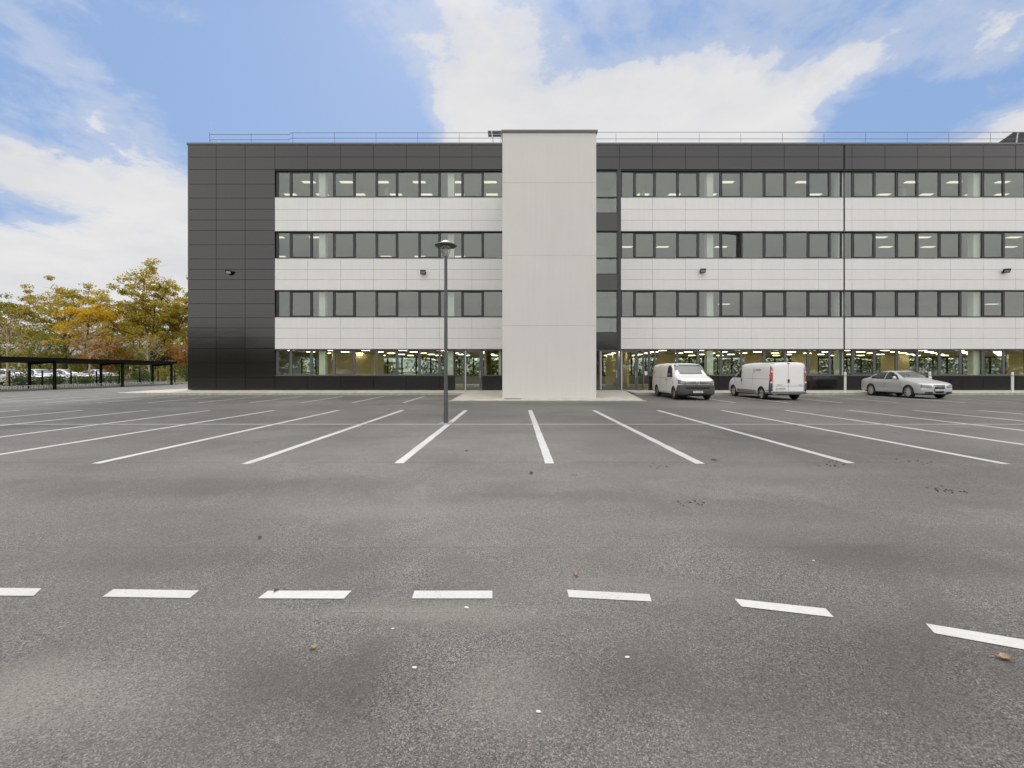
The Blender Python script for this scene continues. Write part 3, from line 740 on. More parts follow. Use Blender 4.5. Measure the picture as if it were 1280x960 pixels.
# solar arrays on frames
def solar(x0, x1, yn, zlo, zhi, depth, lean):
    s_ = bm_(); n = max(2, int((x1-x0)/1.0))
    for i in range(n):
        for j in range(2):
            a, b_ = x0+(x1-x0)*i/n+.02, x0+(x1-x0)*(i+1)/n-.02
            t0, t1 = j/2+.02, (j+1)/2-.02
            P = lambda t: (yn + depth*(1-t), zlo+(zhi-zlo)*t)
            (ya, za), (yb, zb) = P(t0), P(t1)
            ll = lambda t: lean*(t)
            s_.add([(a+ll(t0),ya,za),(b_+ll(t0),ya,za),(b_+ll(t1),yb,zb),(a+ll(t1),yb,zb),(a+ll(t0),ya+.03,za+.04),(b_+ll(t0),ya+.03,za+.04),(b_+ll(t1),yb+.03,zb+.04),(a+ll(t1),yb+.03,zb+.04)],
                   [(0,3,2,1),(4,5,6,7),(0,1,5,4),(1,2,6,5),(2,3,7,6),(3,0,4,7)])
    so_ = s_.build("solar_array", M["solar"], B)
    q = bm_()
    for x in (x0+.3, x0+(x1-x0)*.6): q.tube([(x+lean, yn, zhi), (x+.4, yn-.1, ZTOP-.35)], .05, 6)
    q.tube([(x0, yn+depth/2-.05, (zlo+zhi)/2-.03), (x1, yn+depth/2-.05, (zlo+zhi)/2-.03)], .03, 6); q.tube([(x0, yn-.02, zhi), (x1, yn-.02, zhi)], .03, 6)
    q.build("support_frame", M["steel"], so_)
solar((1252-CX)/F*36, 46, 36, H+(CY-182)/F*36, H+(CY-165.2)/F*36, 1.6, 1.0)
solar((609.5-CX)/F*34, 2.0, 34, H+(CY-172.2)/F*34.6, H+(CY-163.6)/F*34, .5, 0.0)

# ================================================================= floodlights
def floodlight(x, y, yaw, tilt, label, pale=False):
    o = empty("floodlight", (fx(x), DF-.02, fz(y))); tag(o, label, "floodlight", "floodlights fixed to the facade"); o.scale = (.72, .72, .72)
    T = Matrix.Translation((0, -.28, 0)) @ Euler((R(tilt), 0, R(yaw))).to_matrix().to_4x4()
    q = MB(); q.T = T; q.box(-.25, .25, -.07, .07, -.19, .19); q.box(-.2, .2, .071, .12, -.14, .14)
    for k in range(5): q.box(-.18+k*.085, -.165+k*.085, .121, .16, -.13, .13)
    q.build("housing", M["black_steel"], o, bevel=.0)
    q = MB(); q.T = T; q.box(-.19, .19, -.078, -.0705, -.12, .13); q.build("lens", M["white_post"] if pale else M["steel"], o)
    q = MB(); q.tube([(-.27, -.28, 0), (-.27, -.05, -.05), (-.1, 0.015, -.08)], .016, 6); q.tube([(.27, -.28, 0), (.27, -.05, -.05), (.1, 0.015, -.08)], .016, 6); q.box(-.16, .16, -.005, .018, -.12, -.04)
    q.build("bracket", M["black_steel"], o)
    return o
floodlight(288, 341, 25, 40, "black floodlight with a pale lens on the all-dark panels of the gable end", True)
floodlight(529.5, 341, 8, 28, "small dark floodlight on the white band just left of the lamp post")
floodlight(877, 339.3, -10, 30, "small dark floodlight on the white band above the left white van")
floodlight(1254, 339.3, -22, 38, "small dark floodlight on the white band right of the black vertical joint")

# ================================================================= lamp post
LX, LY = (557.3 - CX) / F * 12.9, 12.9
o = empty("lamp_post", (LX, LY, 0)); tag(o, "tall grey lamp post with a saucer shaped cap standing on the bay line", "lamp post")
q = MB(); q.lathe([(0.0, 0.0), (.075, 0.0), (.075, .02), (.066, .03), (.062, .9), (.056, .92), (.044, 4.75), (.040, 4.80), (0, 4.80)], n=16); q.build("pole", M["pole"], o, smooth=False)
q = MB(); q.box(-.16, .16, -.16, .16, .004, .022)
for a in (-.12, .12):
    for b_ in (-.12, .12): q.lathe([(0, .05), (.018, .05), (.018, .022)], (a, b_, 0), 6)
q.build("base_plate", M["steel"], o)
q = MB(); q.lathe([(.0, 5.27), (.05, 5.265), (.14, 5.22), (.31, 5.13), (.315, 5.115), (.30, 5.10), (.17, 5.12), (0, 5.13)], n=28); q.build("lamp_cap", M["lampcap"], o, smooth=True)
q = MB(); q.lathe([(.155, 5.115), (.15, 5.0), (.10, 4.84), (.06, 4.79)], n=20); q.build("lantern_glass", M["glass_clear"], o, smooth=True)
q = MB(); q.lathe([(0, 5.11), (.06, 5.10), (.035, 4.95), (.03, 4.80), (0, 4.80)], n=12); q.build("lamp_holder", M["white_post"], o, smooth=True)
q = MB(); q.box(-.03, .03, -.0675, -.058, .45, .72); q.build("service_hatch", M["pole"], o)

# ================================================================= bollards
bol = None
for x, lab in ((1056.4, "white post on the pavement between the tall white van and the silver car"), (1162.2, "white post partly hidden behind the bonnet of the silver car"), (1265.5, "white post standing alone on the pavement right of the silver car")):
    Y = 29.3
    if bol is None:
        bol = empty("bollard"); q = MB(); q.lathe([(0, 0), (.085, 0), (.075, .02), (.07, .03), (.07, 1.03), (0, 1.03)], n=14); q.build("post", M["white_post"], bol, smooth=False)
        q = MB(); q.lathe([(0, 1.031), (.06, 1.031), (.06, 1.07), (0, 1.07)], n=14); q.build("ring", M["coping"], bol)
        q = MB(); q.lathe([(0, 1.071), (.072, 1.071), (.072, 1.26), (.05, 1.30), (0, 1.30)], n=14); q.build("cap", M["white_post"], bol)
        o = bol
    else: o = copy_tree(bol)
    o.location = ((x - CX) / F * Y, Y, .165); tag(o, lab, "bollard", "white posts along the facade")

# drain
q = MB(); 
for k in range(12): q.box(-.42+k*.07, -.38+k*.07, -.08, .08, .0, .012)
q.box(-.45, .45, -.10, .10, -.01, -.001)
o = q.build("drain_grate", M["black_steel"]); o.location = (-.18, 23.62, slab((0, 23.62)) + .014); tag(o, "dark slotted drain grate at the foot of the stair tower", "drain grate")

# ================================================================= vehicles
def glossy_paint(name, col, metal=0.0, rough=0.35): return simple(name, col, rough, metal, 0.015, 1.0, coat=0.7)
M["van_white"] = glossy_paint("white_van_paint", (0.74, 0.72, 0.69))
M["van_white2"] = glossy_paint("cool_white_van_paint", (0.73, 0.73, 0.725))
M["silver"] = glossy_paint("silver_paint", (0.52, 0.53, 0.54), 0.4, 0.28)
M["plastic"] = simple("dark_grey_bumper", (0.055, 0.057, 0.058), 0.55)
M["tyre"] = simple("tyre_rubber", (0.018, 0.018, 0.018), 0.85)
M["rim"] = simple("alloy_rim", (0.46, 0.455, 0.43), 0.4, 0.2)
M["hub"] = simple("steel_hub", (0.26, 0.25, 0.23), 0.5, 0.3)
M["carglass"] = simple("car_glass", (0.018, 0.022, 0.022), 0.05, 0, 0.05, spec=0.55)
M["screen"] = simple("windscreen_glass", (0.075, 0.08, 0.078), 0.05, 0, 0.05, spec=0.95, ior=1.6)
M["headlamp"] = simple("headlamp_glass", (0.16, 0.17, 0.175), 0.10, 0.3, 0.15, 30, coat=1.0)
M["red"] = simple("red_lamp", (0.48, 0.02, 0.02), 0.2, coat=0.8)
M["plate"] = simple("plate_white", (0.62, 0.62, 0.60), 0.5)
M["ink"] = simple("ink", (0.05, 0.05, 0.06), 0.6)
M["grey_ink"] = simple("grey_ink", (0.25, 0.26, 0.28), 0.6)
M["chrome"] = simple("chrome", (0.65, 0.65, 0.65), 0.15, 0.9)
M["gap"] = simple("door_gap_dark", (0.10, 0.10, 0.095), 0.8)

def body_mesh(st, L_, wheels, wr, Wd, levels=1):
    """st: (s, zb, belt, top, w, wr) from the front; returns (mesh, bvh) in a frame centred on the car, front towards -Y"""
    bm = bmesh.new(); rings = []
    for (s_, zb, be, tp, w_, r_) in st:
        half = [(0, zb), (.72*w_, zb), (.93*w_, zb+.03), (.99*w_, zb+.14), (w_, zb+.45*(be-zb)), (.985*w_, zb+.80*(be-zb)), (.955*w_, be),
                ((.955*w_+r_)/2+.012, (be+tp)/2), (r_, tp-.07*min(1, (tp-be)/.3+.3)), (r_*.86, tp-.012), (r_*.45, tp+.004), (0, tp+.008)]
        ring = [bm.verts.new((x, s_-L_/2, z)) for x, z in half] + [bm.verts.new((-x, s_-L_/2, z)) for x, z in half[-2:0:-1]]
        rings.append(ring)
    n = len(rings[0])
    for a, b_ in zip(rings, rings[1:]):
        for k in range(n): bm.faces.new((a[k], a[(k+1) % n], b_[(k+1) % n], b_[k]))
    bm.faces.new(rings[0][::-1]); bm.faces.new(rings[-1])
    bmesh.ops.recalc_face_normals(bm, faces=bm.faces)
    me = bpy.data.meshes.new("body"); bm.to_mesh(me); bm.free()
    tmp = bpy.data.objects.new("tmp_body", me); COL.objects.link(tmp)
    if levels:
        md = tmp.modifiers.new("s", "SUBSURF"); md.levels = levels; md.render_levels = levels
    cuts = []
    for yw in wheels:
        for sx_ in (-1, 1):
            c = MB(); c.lathe([(0, -.20), (wr, -.20), (wr, .25), (0, .25)], (sx_*(Wd-.10), yw-L_/2, wr*.86), 28, "x")
            co = c.build("tmp_cut", []); cuts.append(co)
            # merge the pole vertices so that the cutter is closed
            bb = bmesh.new(); bb.from_mesh(co.data); bmesh.ops.remove_doubles(bb, verts=bb.verts, dist=1e-5); bmesh.ops.recalc_face_normals(bb, faces=bb.faces); bb.to_mesh(co.data); bb.free()
            b2 = tmp.modifiers.new("b", "BOOLEAN"); b2.object = co; b2.operation = "DIFFERENCE"; b2.solver = "EXACT"
    dg = bpy.context.evaluated_depsgraph_get(); ev = tmp.evaluated_get(dg)
    out = bpy.data.meshes.new_from_object(ev)
    for c in cuts: bpy.data.objects.remove(c)
    bpy.data.objects.remove(tmp)
    return out
def add_body(name, me, mat_, dark, parent, L_, wheels, wr):
    me.materials.clear(); me.materials.append(mat_); me.materials.append(dark)
    for p in me.polygons:
        c = p.center; p.use_smooth = True; p.material_index = 0
        if p.normal.z < -.7 and c.z < .4: p.material_index = 1
        for yw in wheels:
            dy, dz = c.y-(yw-L_/2), c.z-wr*.86
            rr = math.hypot(dy, dz)
            if rr < wr*1.01 and abs(c.x) > .4:
                nn = p.normal
                if (nn.y*dy+nn.z*dz) < -.2*rr or rr < wr*.93 : p.material_index = 1; p.use_smooth = False
    o = bpy.data.objects.new(name, me); link(o, parent)
    try:
        me.set_sharp_from_angle(angle=R(38))
    except Exception: pass
    bm = bmesh.new(); bm.from_mesh(me); bvh = BVHTree.FromBMesh(bm); bm.free()
    return o, bvh
AX = {"front": (Vector((0, 1, 0)), lambda p: Vector((p[0], -6, p[1]))), "rear": (Vector((0, -1, 0)), lambda p: Vector((p[0], 6, p[1]))),
      "left": (Vector((1, 0, 0)), lambda p: Vector((-4, p[0], p[1]))), "right": (Vector((-1, 0, 0)), lambda p: Vector((4, p[0], p[1]))),
      "top": (Vector((0, 0, -1)), lambda p: Vector((p[0], p[1], 5)))}
def patch(bvh, polys, axis, name, mat_, parent, off=.006, cuts=4, thick=.004):
    """panels that follow the body: polygons given in the side or end view, pressed on to the body surface, with thickness"""
    d_, org = AX[axis]; bm = bmesh.new()
    for poly in polys:
        vs = [bm.verts.new((p[0], p[1], 0)) for p in poly]; bm.faces.new(vs)
    if any(len(p) > 4 for p in polys): bmesh.ops.triangulate(bm, faces=bm.faces[:])
    if cuts: bmesh.ops.subdivide_edges(bm, edges=bm.edges[:], cuts=cuts, use_grid_fill=True)
    bad = []
    for v in bm.verts:
        hit, nrm, idx, dist = bvh.ray_cast(org((v.co.x, v.co.y)), d_, 12)
        if hit is None: bad.append(v); continue
        if nrm.dot(d_) > 0: nrm = -nrm
        v.co = hit + nrm * off
    if bad: bmesh.ops.delete(bm, geom=bad, context="VERTS")
    bm.normal_update()
    flip = [f for f in bm.faces if f.normal.dot(d_) > 0]
    if flip: bmesh.ops.reverse_faces(bm, faces=flip)
    bm.normal_update()
    ext = bmesh.ops.extrude_face_region(bm, geom=bm.faces[:])
    newv = [e for e in ext["geom"] if isinstance(e, bmesh.types.BMVert)]
    for v in newv: v.co -= d_ * thick
    for f in bm.faces: f.smooth = True
    me = bpy.data.meshes.new(name); bm.to_mesh(me); bm.free(); me.materials.append(mat_)
    o = bpy.data.objects.new(name, me); link(o, parent); return o
def shell(me, planes, off, name, mat_, parent, keep=None):
    """a part cut from the body's own surface and set proud of it: planes are (point, outward normal) of what is cut away"""
    bm = bmesh.new(); bm.from_mesh(me)
    for co, no in planes:
        bmesh.ops.bisect_plane(bm, geom=bm.verts[:]+bm.edges[:]+bm.faces[:], plane_co=co, plane_no=no, clear_outer=True)
    dead = [f for f in bm.faces if f.material_index == 1 or (keep and not keep(f))]
    bmesh.ops.delete(bm, geom=dead, context="FACES"); bm.normal_update()
    for v in bm.verts: v.co += v.normal * off
    ext = bmesh.ops.extrude_face_region(bm, geom=bm.faces[:])
    for e in ext["geom"]:
        if isinstance(e, bmesh.types.BMVert): e.co += e.normal * .006
    for f in bm.faces: f.smooth = True; f.material_index = 0
    out = bpy.data.meshes.new(name); bm.to_mesh(out); bm.free(); out.materials.append(mat_)
    try: out.set_sharp_from_angle(angle=R(38))
    except Exception: pass
    o = bpy.data.objects.new(name, out); link(o, parent); return o
def mirror(poly): return [(-x, z) for x, z in poly][::-1]
def rect(x0, x1, z0, z1): return [(x0, z0), (x1, z0), (x1, z1), (x0, z1)]
def wheel(parent, x, y, r, rim_mat, spokes, side):
    o = empty("wheel", (x, y, r), parent=parent)
    q = MB(); w_ = .105
    q.lathe([(r*.70, -w_), (r*.9, -w_-.005), (r*.985, -w_*.75), (r, -w_*.3), (r, w_*.3), (r*.985, w_*.75), (r*.9, w_+.005), (r*.70, w_), (r*.68, w_*.6), (r*.68, -w_*.6), (r*.70, -w_)], n=28, axis="x")
    q.build("tyre", M["tyre"], o, smooth=True)
    q = MB(); f = side * .085
    q.lathe([(r*.66, f*1.05), (r*.71, f*1.12), (r*.71, f)], n=28, axis="x"); q.lathe([(r*.71, f), (r*.6, f*.35), (r*.25, f*.25), (0, f*.25)], n=28, axis="x", mi=1)
    q.lathe([(0, f*1.02), (r*.13, f*1.0), (r*.16, f*.6), (r*.16, f*.3)], n=14, axis="x")
    for k in range(spokes):
        a = 2*math.pi*k/spokes
        q.T = Matrix.Rotation(a, 4, "X")
        hw = r * (.26 if spokes <= 6 else .13) / 2
        q.box(min(f*.45, f*.95), max(f*.45, f*.95), -hw, hw, r*.12, r*.69); q.T = None
    q.build("rim", [rim_mat, M["tyre"]], o)
    return o
def mirror_part(parent, x, y, z, side, m_case):
    q = MB(); s_ = side
    q.lathe([(0, -.09), (.07, -.07), (.085, 0), (.07, .07), (0, .09)], (0, 0, 0), 10, "z")
    for v in q.v: v.x *= 1.15; v.y *= .8; v.z *= 1.2
    q.v = [Vector((x + s_*.12 + v.x, y + v.y, z + v.z)) for v in q.v]
    q.tube([(x-.03*s_, y, z-.05), (x+s_*.09, y, z-.03)], .025, 6)
    q.build("door_mirror", m_case, parent, smooth=True)
def plate(parent, y, z, facing, text, w_=.52, h_=.11, x=0.0):
    q = MB(); yy = y
    q.box(x-w_/2, x+w_/2, yy-.006, yy+.006, z-h_/2, z+h_/2); p = q.build("number_plate", M["plate"], parent)
    # characters built as small strokes
    cu = bpy.data.curves.new("plate_text", "FONT"); cu.body = text; cu.size = h_*.85; cu.extrude = .001; cu.align_x = "CENTER"; cu.align_y = "CENTER"
    to = bpy.data.objects.new("plate_tmp", cu); COL.objects.link(to)
    me = bpy.data.meshes.new_from_object(to.evaluated_get(bpy.context.evaluated_depsgraph_get())); bpy.data.objects.remove(to)
    me.materials.append(M["ink"]); o = bpy.data.objects.new("characters", me); link(o, p)
    o.location = (x, yy + facing*.008, z); o.rotation_euler = (R(90), 0, 0 if facing < 0 else R(180))

def text_obj(body, size, mat_, name, parent, loc, rot, ext=.002):
    cu = bpy.data.curves.new("t", "FONT"); cu.body = body; cu.size = size; cu.extrude = ext; cu.align_x = "CENTER"; cu.align_y = "CENTER"
    to = bpy.data.objects.new("t_tmp", cu); COL.objects.link(to)
    me = bpy.data.meshes.new_from_object(to.evaluated_get(bpy.context.evaluated_depsgraph_get())); bpy.data.objects.remove(to)
    me.materials.append(mat_); o = bpy.data.objects.new(name, me); link(o, parent); o.location = loc; o.rotation_euler = rot; return o

# --- white van facing the camera
def van_front():
    L_ = 4.9; wheels = (.91, 3.91); wr = .39; r = .335
    st = [(0, .36, .80, .96, .74, .64), (.03, .29, .90, 1.05, .86, .74), (.12, .23, .98, 1.12, .925, .79), (.34, .20, 1.04, 1.19, .95, .82), (.62, .20, 1.09, 1.26, .955, .83), (.88, .20, 1.13, 1.34, .955, .825),
          (1.04, .20, 1.17, 1.46, .955, .82), (1.28, .20, 1.22, 1.68, .955, .815), (1.50, .20, 1.24, 1.86, .955, .82), (1.68, .20, 1.25, 1.925, .955, .83), (2.1, .20, 1.25, 1.96, .955, .85), (2.8, .20, 1.25, 1.975, .955, .855),
          (3.6, .20, 1.25, 1.975, .955, .855), (4.3, .22, 1.25, 1.965, .955, .85), (4.72, .25, 1.25, 1.95, .95, .84), (4.86, .30, 1.22, 1.92, .935, .82), (4.9, .40, 1.15, 1.84, .89, .78)]
    v = empty("parked_van"); me = body_mesh(st, L_, wheels, wr, .95)
    o, bv = add_body("body", me, M["van_white"], M["tyre"], v, L_, wheels, wr)
    h = L_/2
    patch(bv, [[(-.85, 1.355), (.85, 1.355), (.80, 1.46), (.73, 1.83), (.66, 1.875), (-.66, 1.875), (-.73, 1.83), (-.80, 1.46)]], "front", "windscreen", M["screen"], v, cuts=5)
    pl = M["plastic"]
    shell(me, [((0, 0, .80), (0, 0, 1)), ((0, 0, .27), (0, 0, -1)), ((0, -h+.40, .6), (0, 1, .55))], .012, "front_bumper", pl, v)
    patch(bv, [rect(-.60, .60, .60, .70), rect(-.50, .50, .33, .37)], "front", "air_intake", M["black"], v, .024, 3)
    patch(bv, [rect(-.78, .78, .505, .53)], "front", "bumper_lip", M["coping"], v, .034, 4)
    patch(bv, [rect(-.56, .56, .835, .885), rect(-.56, .56, .92, .975)], "front", "grille", M["black"], v, .018, 4)
    patch(bv, [rect(-.56, .56, .893, .912)], "front", "grille_bar", M["chrome"], v, .02, 4)
    hl = [(-.925, .84), (-.58, .815), (-.58, .99), (-.70, 1.01), (-.90, 1.055)]
    for pz in (hl, mirror(hl)): patch(bv, [pz], "front", "headlight", M["headlamp"], v, .014)
    for s_, sd_ in ((-1, "left"), (1, "right")):
        patch(bv, [[(-h+1.16, 1.19), (-h+2.00, 1.19), (-h+1.97, 1.85), (-h+1.66, 1.84), (-h+1.40, 1.64)]], sd_, "side_window", M["carglass"], v, .008)
        patch(bv, [rect(-h+1.02, -h+1.032, .45, 1.15), rect(-h+2.06, -h+2.075, .32, 1.88), rect(-h+3.15, -h+3.163, .32, 1.88), rect(-h+2.08, -h+4.85, 1.16, 1.172), rect(-h+1.04, -h+3.15, .32, .332)], sd_, "door_gap", M["gap"], v, .003, 3, .002)
        patch(bv, [rect(-h+1.85, -h+1.99, 1.03, 1.065), rect(-h+2.12, -h+2.26, 1.03, 1.065)], sd_, "door_handle", M["plastic"], v, .02, 1, .01)
        patch(bv, [rect(-h+.98, -h+1.10, .90, .93)], sd_, "side_repeater", M["headlamp"], v, .01, 1)
        mirror_part(v, s_*.93, -h+1.34, 1.30, s_, M["plastic"])
        for yw in wheels: wheel(v, s_*.83, yw-h, r, M["hub"], 8, s_)
    patch(bv, [rect(-.9, .9, .32, .62)], "rear", "rear_bumper", pl, v, .014)
    for x0 in (-.90, .78): patch(bv, [rect(x0, x0+.12, 1.0, 1.45)], "rear", "tail_light", M["red"], v, .01)
    patch(bv, [rect(-.62, .62, 1.25, 1.75)], "rear", "rear_window", M["carglass"], v, .008)
    # round badge with its letters in the middle of the grille
    q = MB(); q.lathe([(0, 0), (.088, 0), (.092, -.012), (.08, -.016), (.076, -.008), (0, -.008)], n=24)
    q.v = [Vector((a.x, a.z, a.y)) for a in q.v]; bd = q.build("badge", M["chrome"], v); bd.location = (0, -h-.030, .90)
    for (dx, dz, ch, sz) in ((0, .030, "V", .07), (0, -.026, "W", .075)): text_obj(ch, sz, M["ink"], "badge_letter", bd, (dx, -.018, dz), (R(90), 0, 0))
    plate(v, -h-.055, .44, -1, "EA-417-QX", .50, .10, .0)
    for s_ in (-1, 1):
        q = MB(); q.tube([(s_*.32-.25, -h+.93, 1.375), (s_*.32+.20, -h+1.00, 1.43)], .012, 5); q.build("wiper", M["black"], v)
    return v
van1 = van_front(); van1.location = (9.42, 23.15 + 2.45, 0); van1.rotation_euler = (0, 0, R(-0.6))
tag(van1, "white panel van facing the camera with a dark grey bumper and grille", "van")

# --- white van seen from behind
def van_rear():
    L_ = 4.80; wheels = (.83, 3.93); wr = .385; r = .33
    st = [(0, .36, .66, .78, .60, .50), (.04, .28, .78, .90, .78, .66), (.16, .22, .88, 1.0, .88, .74), (.36, .20, .96, 1.10, .93, .78), (.62, .20, 1.02, 1.21, .95, .79), (.84, .20, 1.07, 1.34, .95, .78),
          (1.08, .20, 1.12, 1.56, .95, .775), (1.36, .20, 1.14, 1.80, .95, .775), (1.60, .20, 1.15, 1.92, .95, .82), (2.0, .20, 1.15, 1.98, .95, .855), (2.8, .20, 1.15, 1.98, .95, .865), (3.7, .20, 1.15, 1.97, .95, .865),
          (4.4, .24, 1.15, 1.97, .95, .865), (4.70, .28, 1.15, 1.97, .95, .865), (4.78, .30, 1.15, 1.965, .945, .86), (4.80, .34, 1.12, 1.945, .93, .85)]
    v = empty("delivery_van"); me = body_mesh(st, L_, wheels, wr, .95)
    o, bv = add_body("body", me, M["van_white2"], M["tyre"], v, L_, wheels, wr)
    h = L_/2; pl = M["plastic"]
    patch(bv, [[(-.76, 1.22), (.76, 1.22), (.70, 1.82), (-.70, 1.82)]], "front", "windscreen", M["screen"], v)
    patch(bv, [rect(-.86, .86, .30, .60)], "front", "front_bumper", pl, v, .012)
    for p_ in ([(-.86, .72), (-.52, .70), (-.56, .90), (-.82, .98)], mirror([(-.86, .72), (-.52, .70), (-.56, .90), (-.82, .98)])): patch(bv, [p_], "front", "headlight", M["headlamp"], v, .012)
    patch(bv, [[(-.93, .33), (.93, .33), (.93, .43), (.80, .47), (-.80, .47), (-.93, .43)]], "rear", "rear_bumper", simple("grey_bumper", (.16, .165, .16), .6), v, .05, 4)
    patch(bv, [rect(-.004, .004, .50, 1.90), rect(-.80, .80, .735, .75), rect(-.81, -.795, .50, 1.88), rect(.795, .81, .50, 1.88)], "rear", "rear_door_gap", M["gap"], v, .003, 3, .002)
    patch(bv, [rect(-.045, .045, .92, 1.10)], "rear", "rear_door_handle", M["black"], v, .025, 2)
    patch(bv, [rect(-.06, .06, 1.89, 1.93)], "rear", "high_brake_light", M["black"], v, .015, 1)
    for s_ in (-1, 1):
        pp = [(.835, .90), (.935, .90), (.915, 1.60), (.82, 1.60)]
        col_ = [(.83, .48), (.94, .48), (.935, .88), (.83, .88)]
        upp = [(.815, 1.62), (.90, 1.62), (.87, 1.92), (.80, 1.92)]
        fl_ = (lambda P: P if s_ > 0 else mirror(P))
        patch(bv, [fl_(upp)], "rear", "upper_corner_trim", M["plate"], v, .012, 2)
        patch(bv, [fl_(pp)], "rear", "tail_light", M["red"], v, .016)
        patch(bv, [fl_([(.815, 1.44), (.905, 1.44), (.90, 1.50), (.81, 1.50)]), fl_([(.825, .90), (.925, .90), (.925, .97), (.825, .97)])], "rear", "indicator_lens", M["plate"], v, .022)
        patch(bv, [fl_(col_)], "rear", "corner_trim", pl, v, .012)
        sd_ = "right" if s_ > 0 else "left"
        patch(bv, [[(h-.16, .32), (h-.02, .32), (h-.02, .90), (h-.10, .90)], [(h-.10, .90), (h-.02, .90), (h-.02, 1.92), (h-.09, 1.92)]], sd_, "side_corner_trim", pl, v, .010)
        patch(bv, [[(h-.055, .95), (h-.02, .95), (h-.02, 1.6), (h-.055, 1.6)]], sd_, "tail_light_side", M["red"], v, .020, 3)
        patch(bv, [[(-h+1.06, 1.15), (-h+1.78, 1.13), (-h+1.76, 1.80), (-h+1.52, 1.80), (-h+1.22, 1.55)]], sd_, "side_window", M["carglass"], v, .008)
        patch(bv, [rect(-h+1.86, -h+1.872, .32, 1.88), rect(-h+3.02, -h+3.03, .32, 1.88), rect(-h+1.9, -h+4.65, 1.10, 1.11), rect(-h+.95, -h+.962, .5, 1.1), [(-h+1.95, 1.86), (-h+4.6, 1.86), (-h+4.6, 1.868), (-h+1.95, 1.868)]], sd_, "door_gap", M["gap"], v, .003, 3, .002)
        patch(bv, [rect(-h+1.32, -h+3.45, .32, .50)], sd_, "sill_trim", simple("grey_sill", (.20, .20, .185), .6), v, .012, 4)
        patch(bv, [rect(-h+1.78, -h+1.92, .92, 1.08)], sd_, "door_handle", pl, v, .02, 2)
        mirror_part(v, s_*.93, -h+1.15, 1.25, s_, pl)
        for yw in wheels: wheel(v, s_*.83, yw-h, r, M["rim"], 6, s_)
    # after the half turn the +X flank faces the camera side: ring and lettering low contrast
    q = MB(); q.lathe([(.085, 0), (.10, 0), (.10, .006), (.085, .006), (.085, 0)], n=20, axis="x")
    lg = q.build("company_mark", M["grey_ink"], v); lg.location = (.905, h-1.62, 1.60); lg.rotation_euler = (0, R(-10), 0)
    q = MB(); q.box(0, .006, -.012, .012, -.16, -.02); q.build("mark_stroke", M["grey_ink"], lg)
    for k, (a, b_) in enumerate(((.16, .26), (.29, .40), (.43, .50), (.53, .66))):
        q = MB(); q.box(0, .005, a, b_, -.05, .02 + .015*(k % 2)); q.build("mark_stroke", M["grey_ink"], lg)
    plate(v, h+.012, .62, 1, "BT-208-LM", .52, .11, .42)
    text_obj("RENAULT", .07, M["grey_ink"], "maker_lettering", v, (.45, h+.006, .80), (R(90), 0, R(180)))
    text_obj("TRAFIC", .07, M["grey_ink"], "model_lettering", v, (-.62, h+.006, .80), (R(90), 0, R(180)))
    return v
van2 = van_rear(); van2.rotation_euler = (0, 0, R(180)); van2.location = (14.08, 23.15 + 2.40, 0)
tag(van2, "white panel van seen from behind with tall red tail lights", "van")

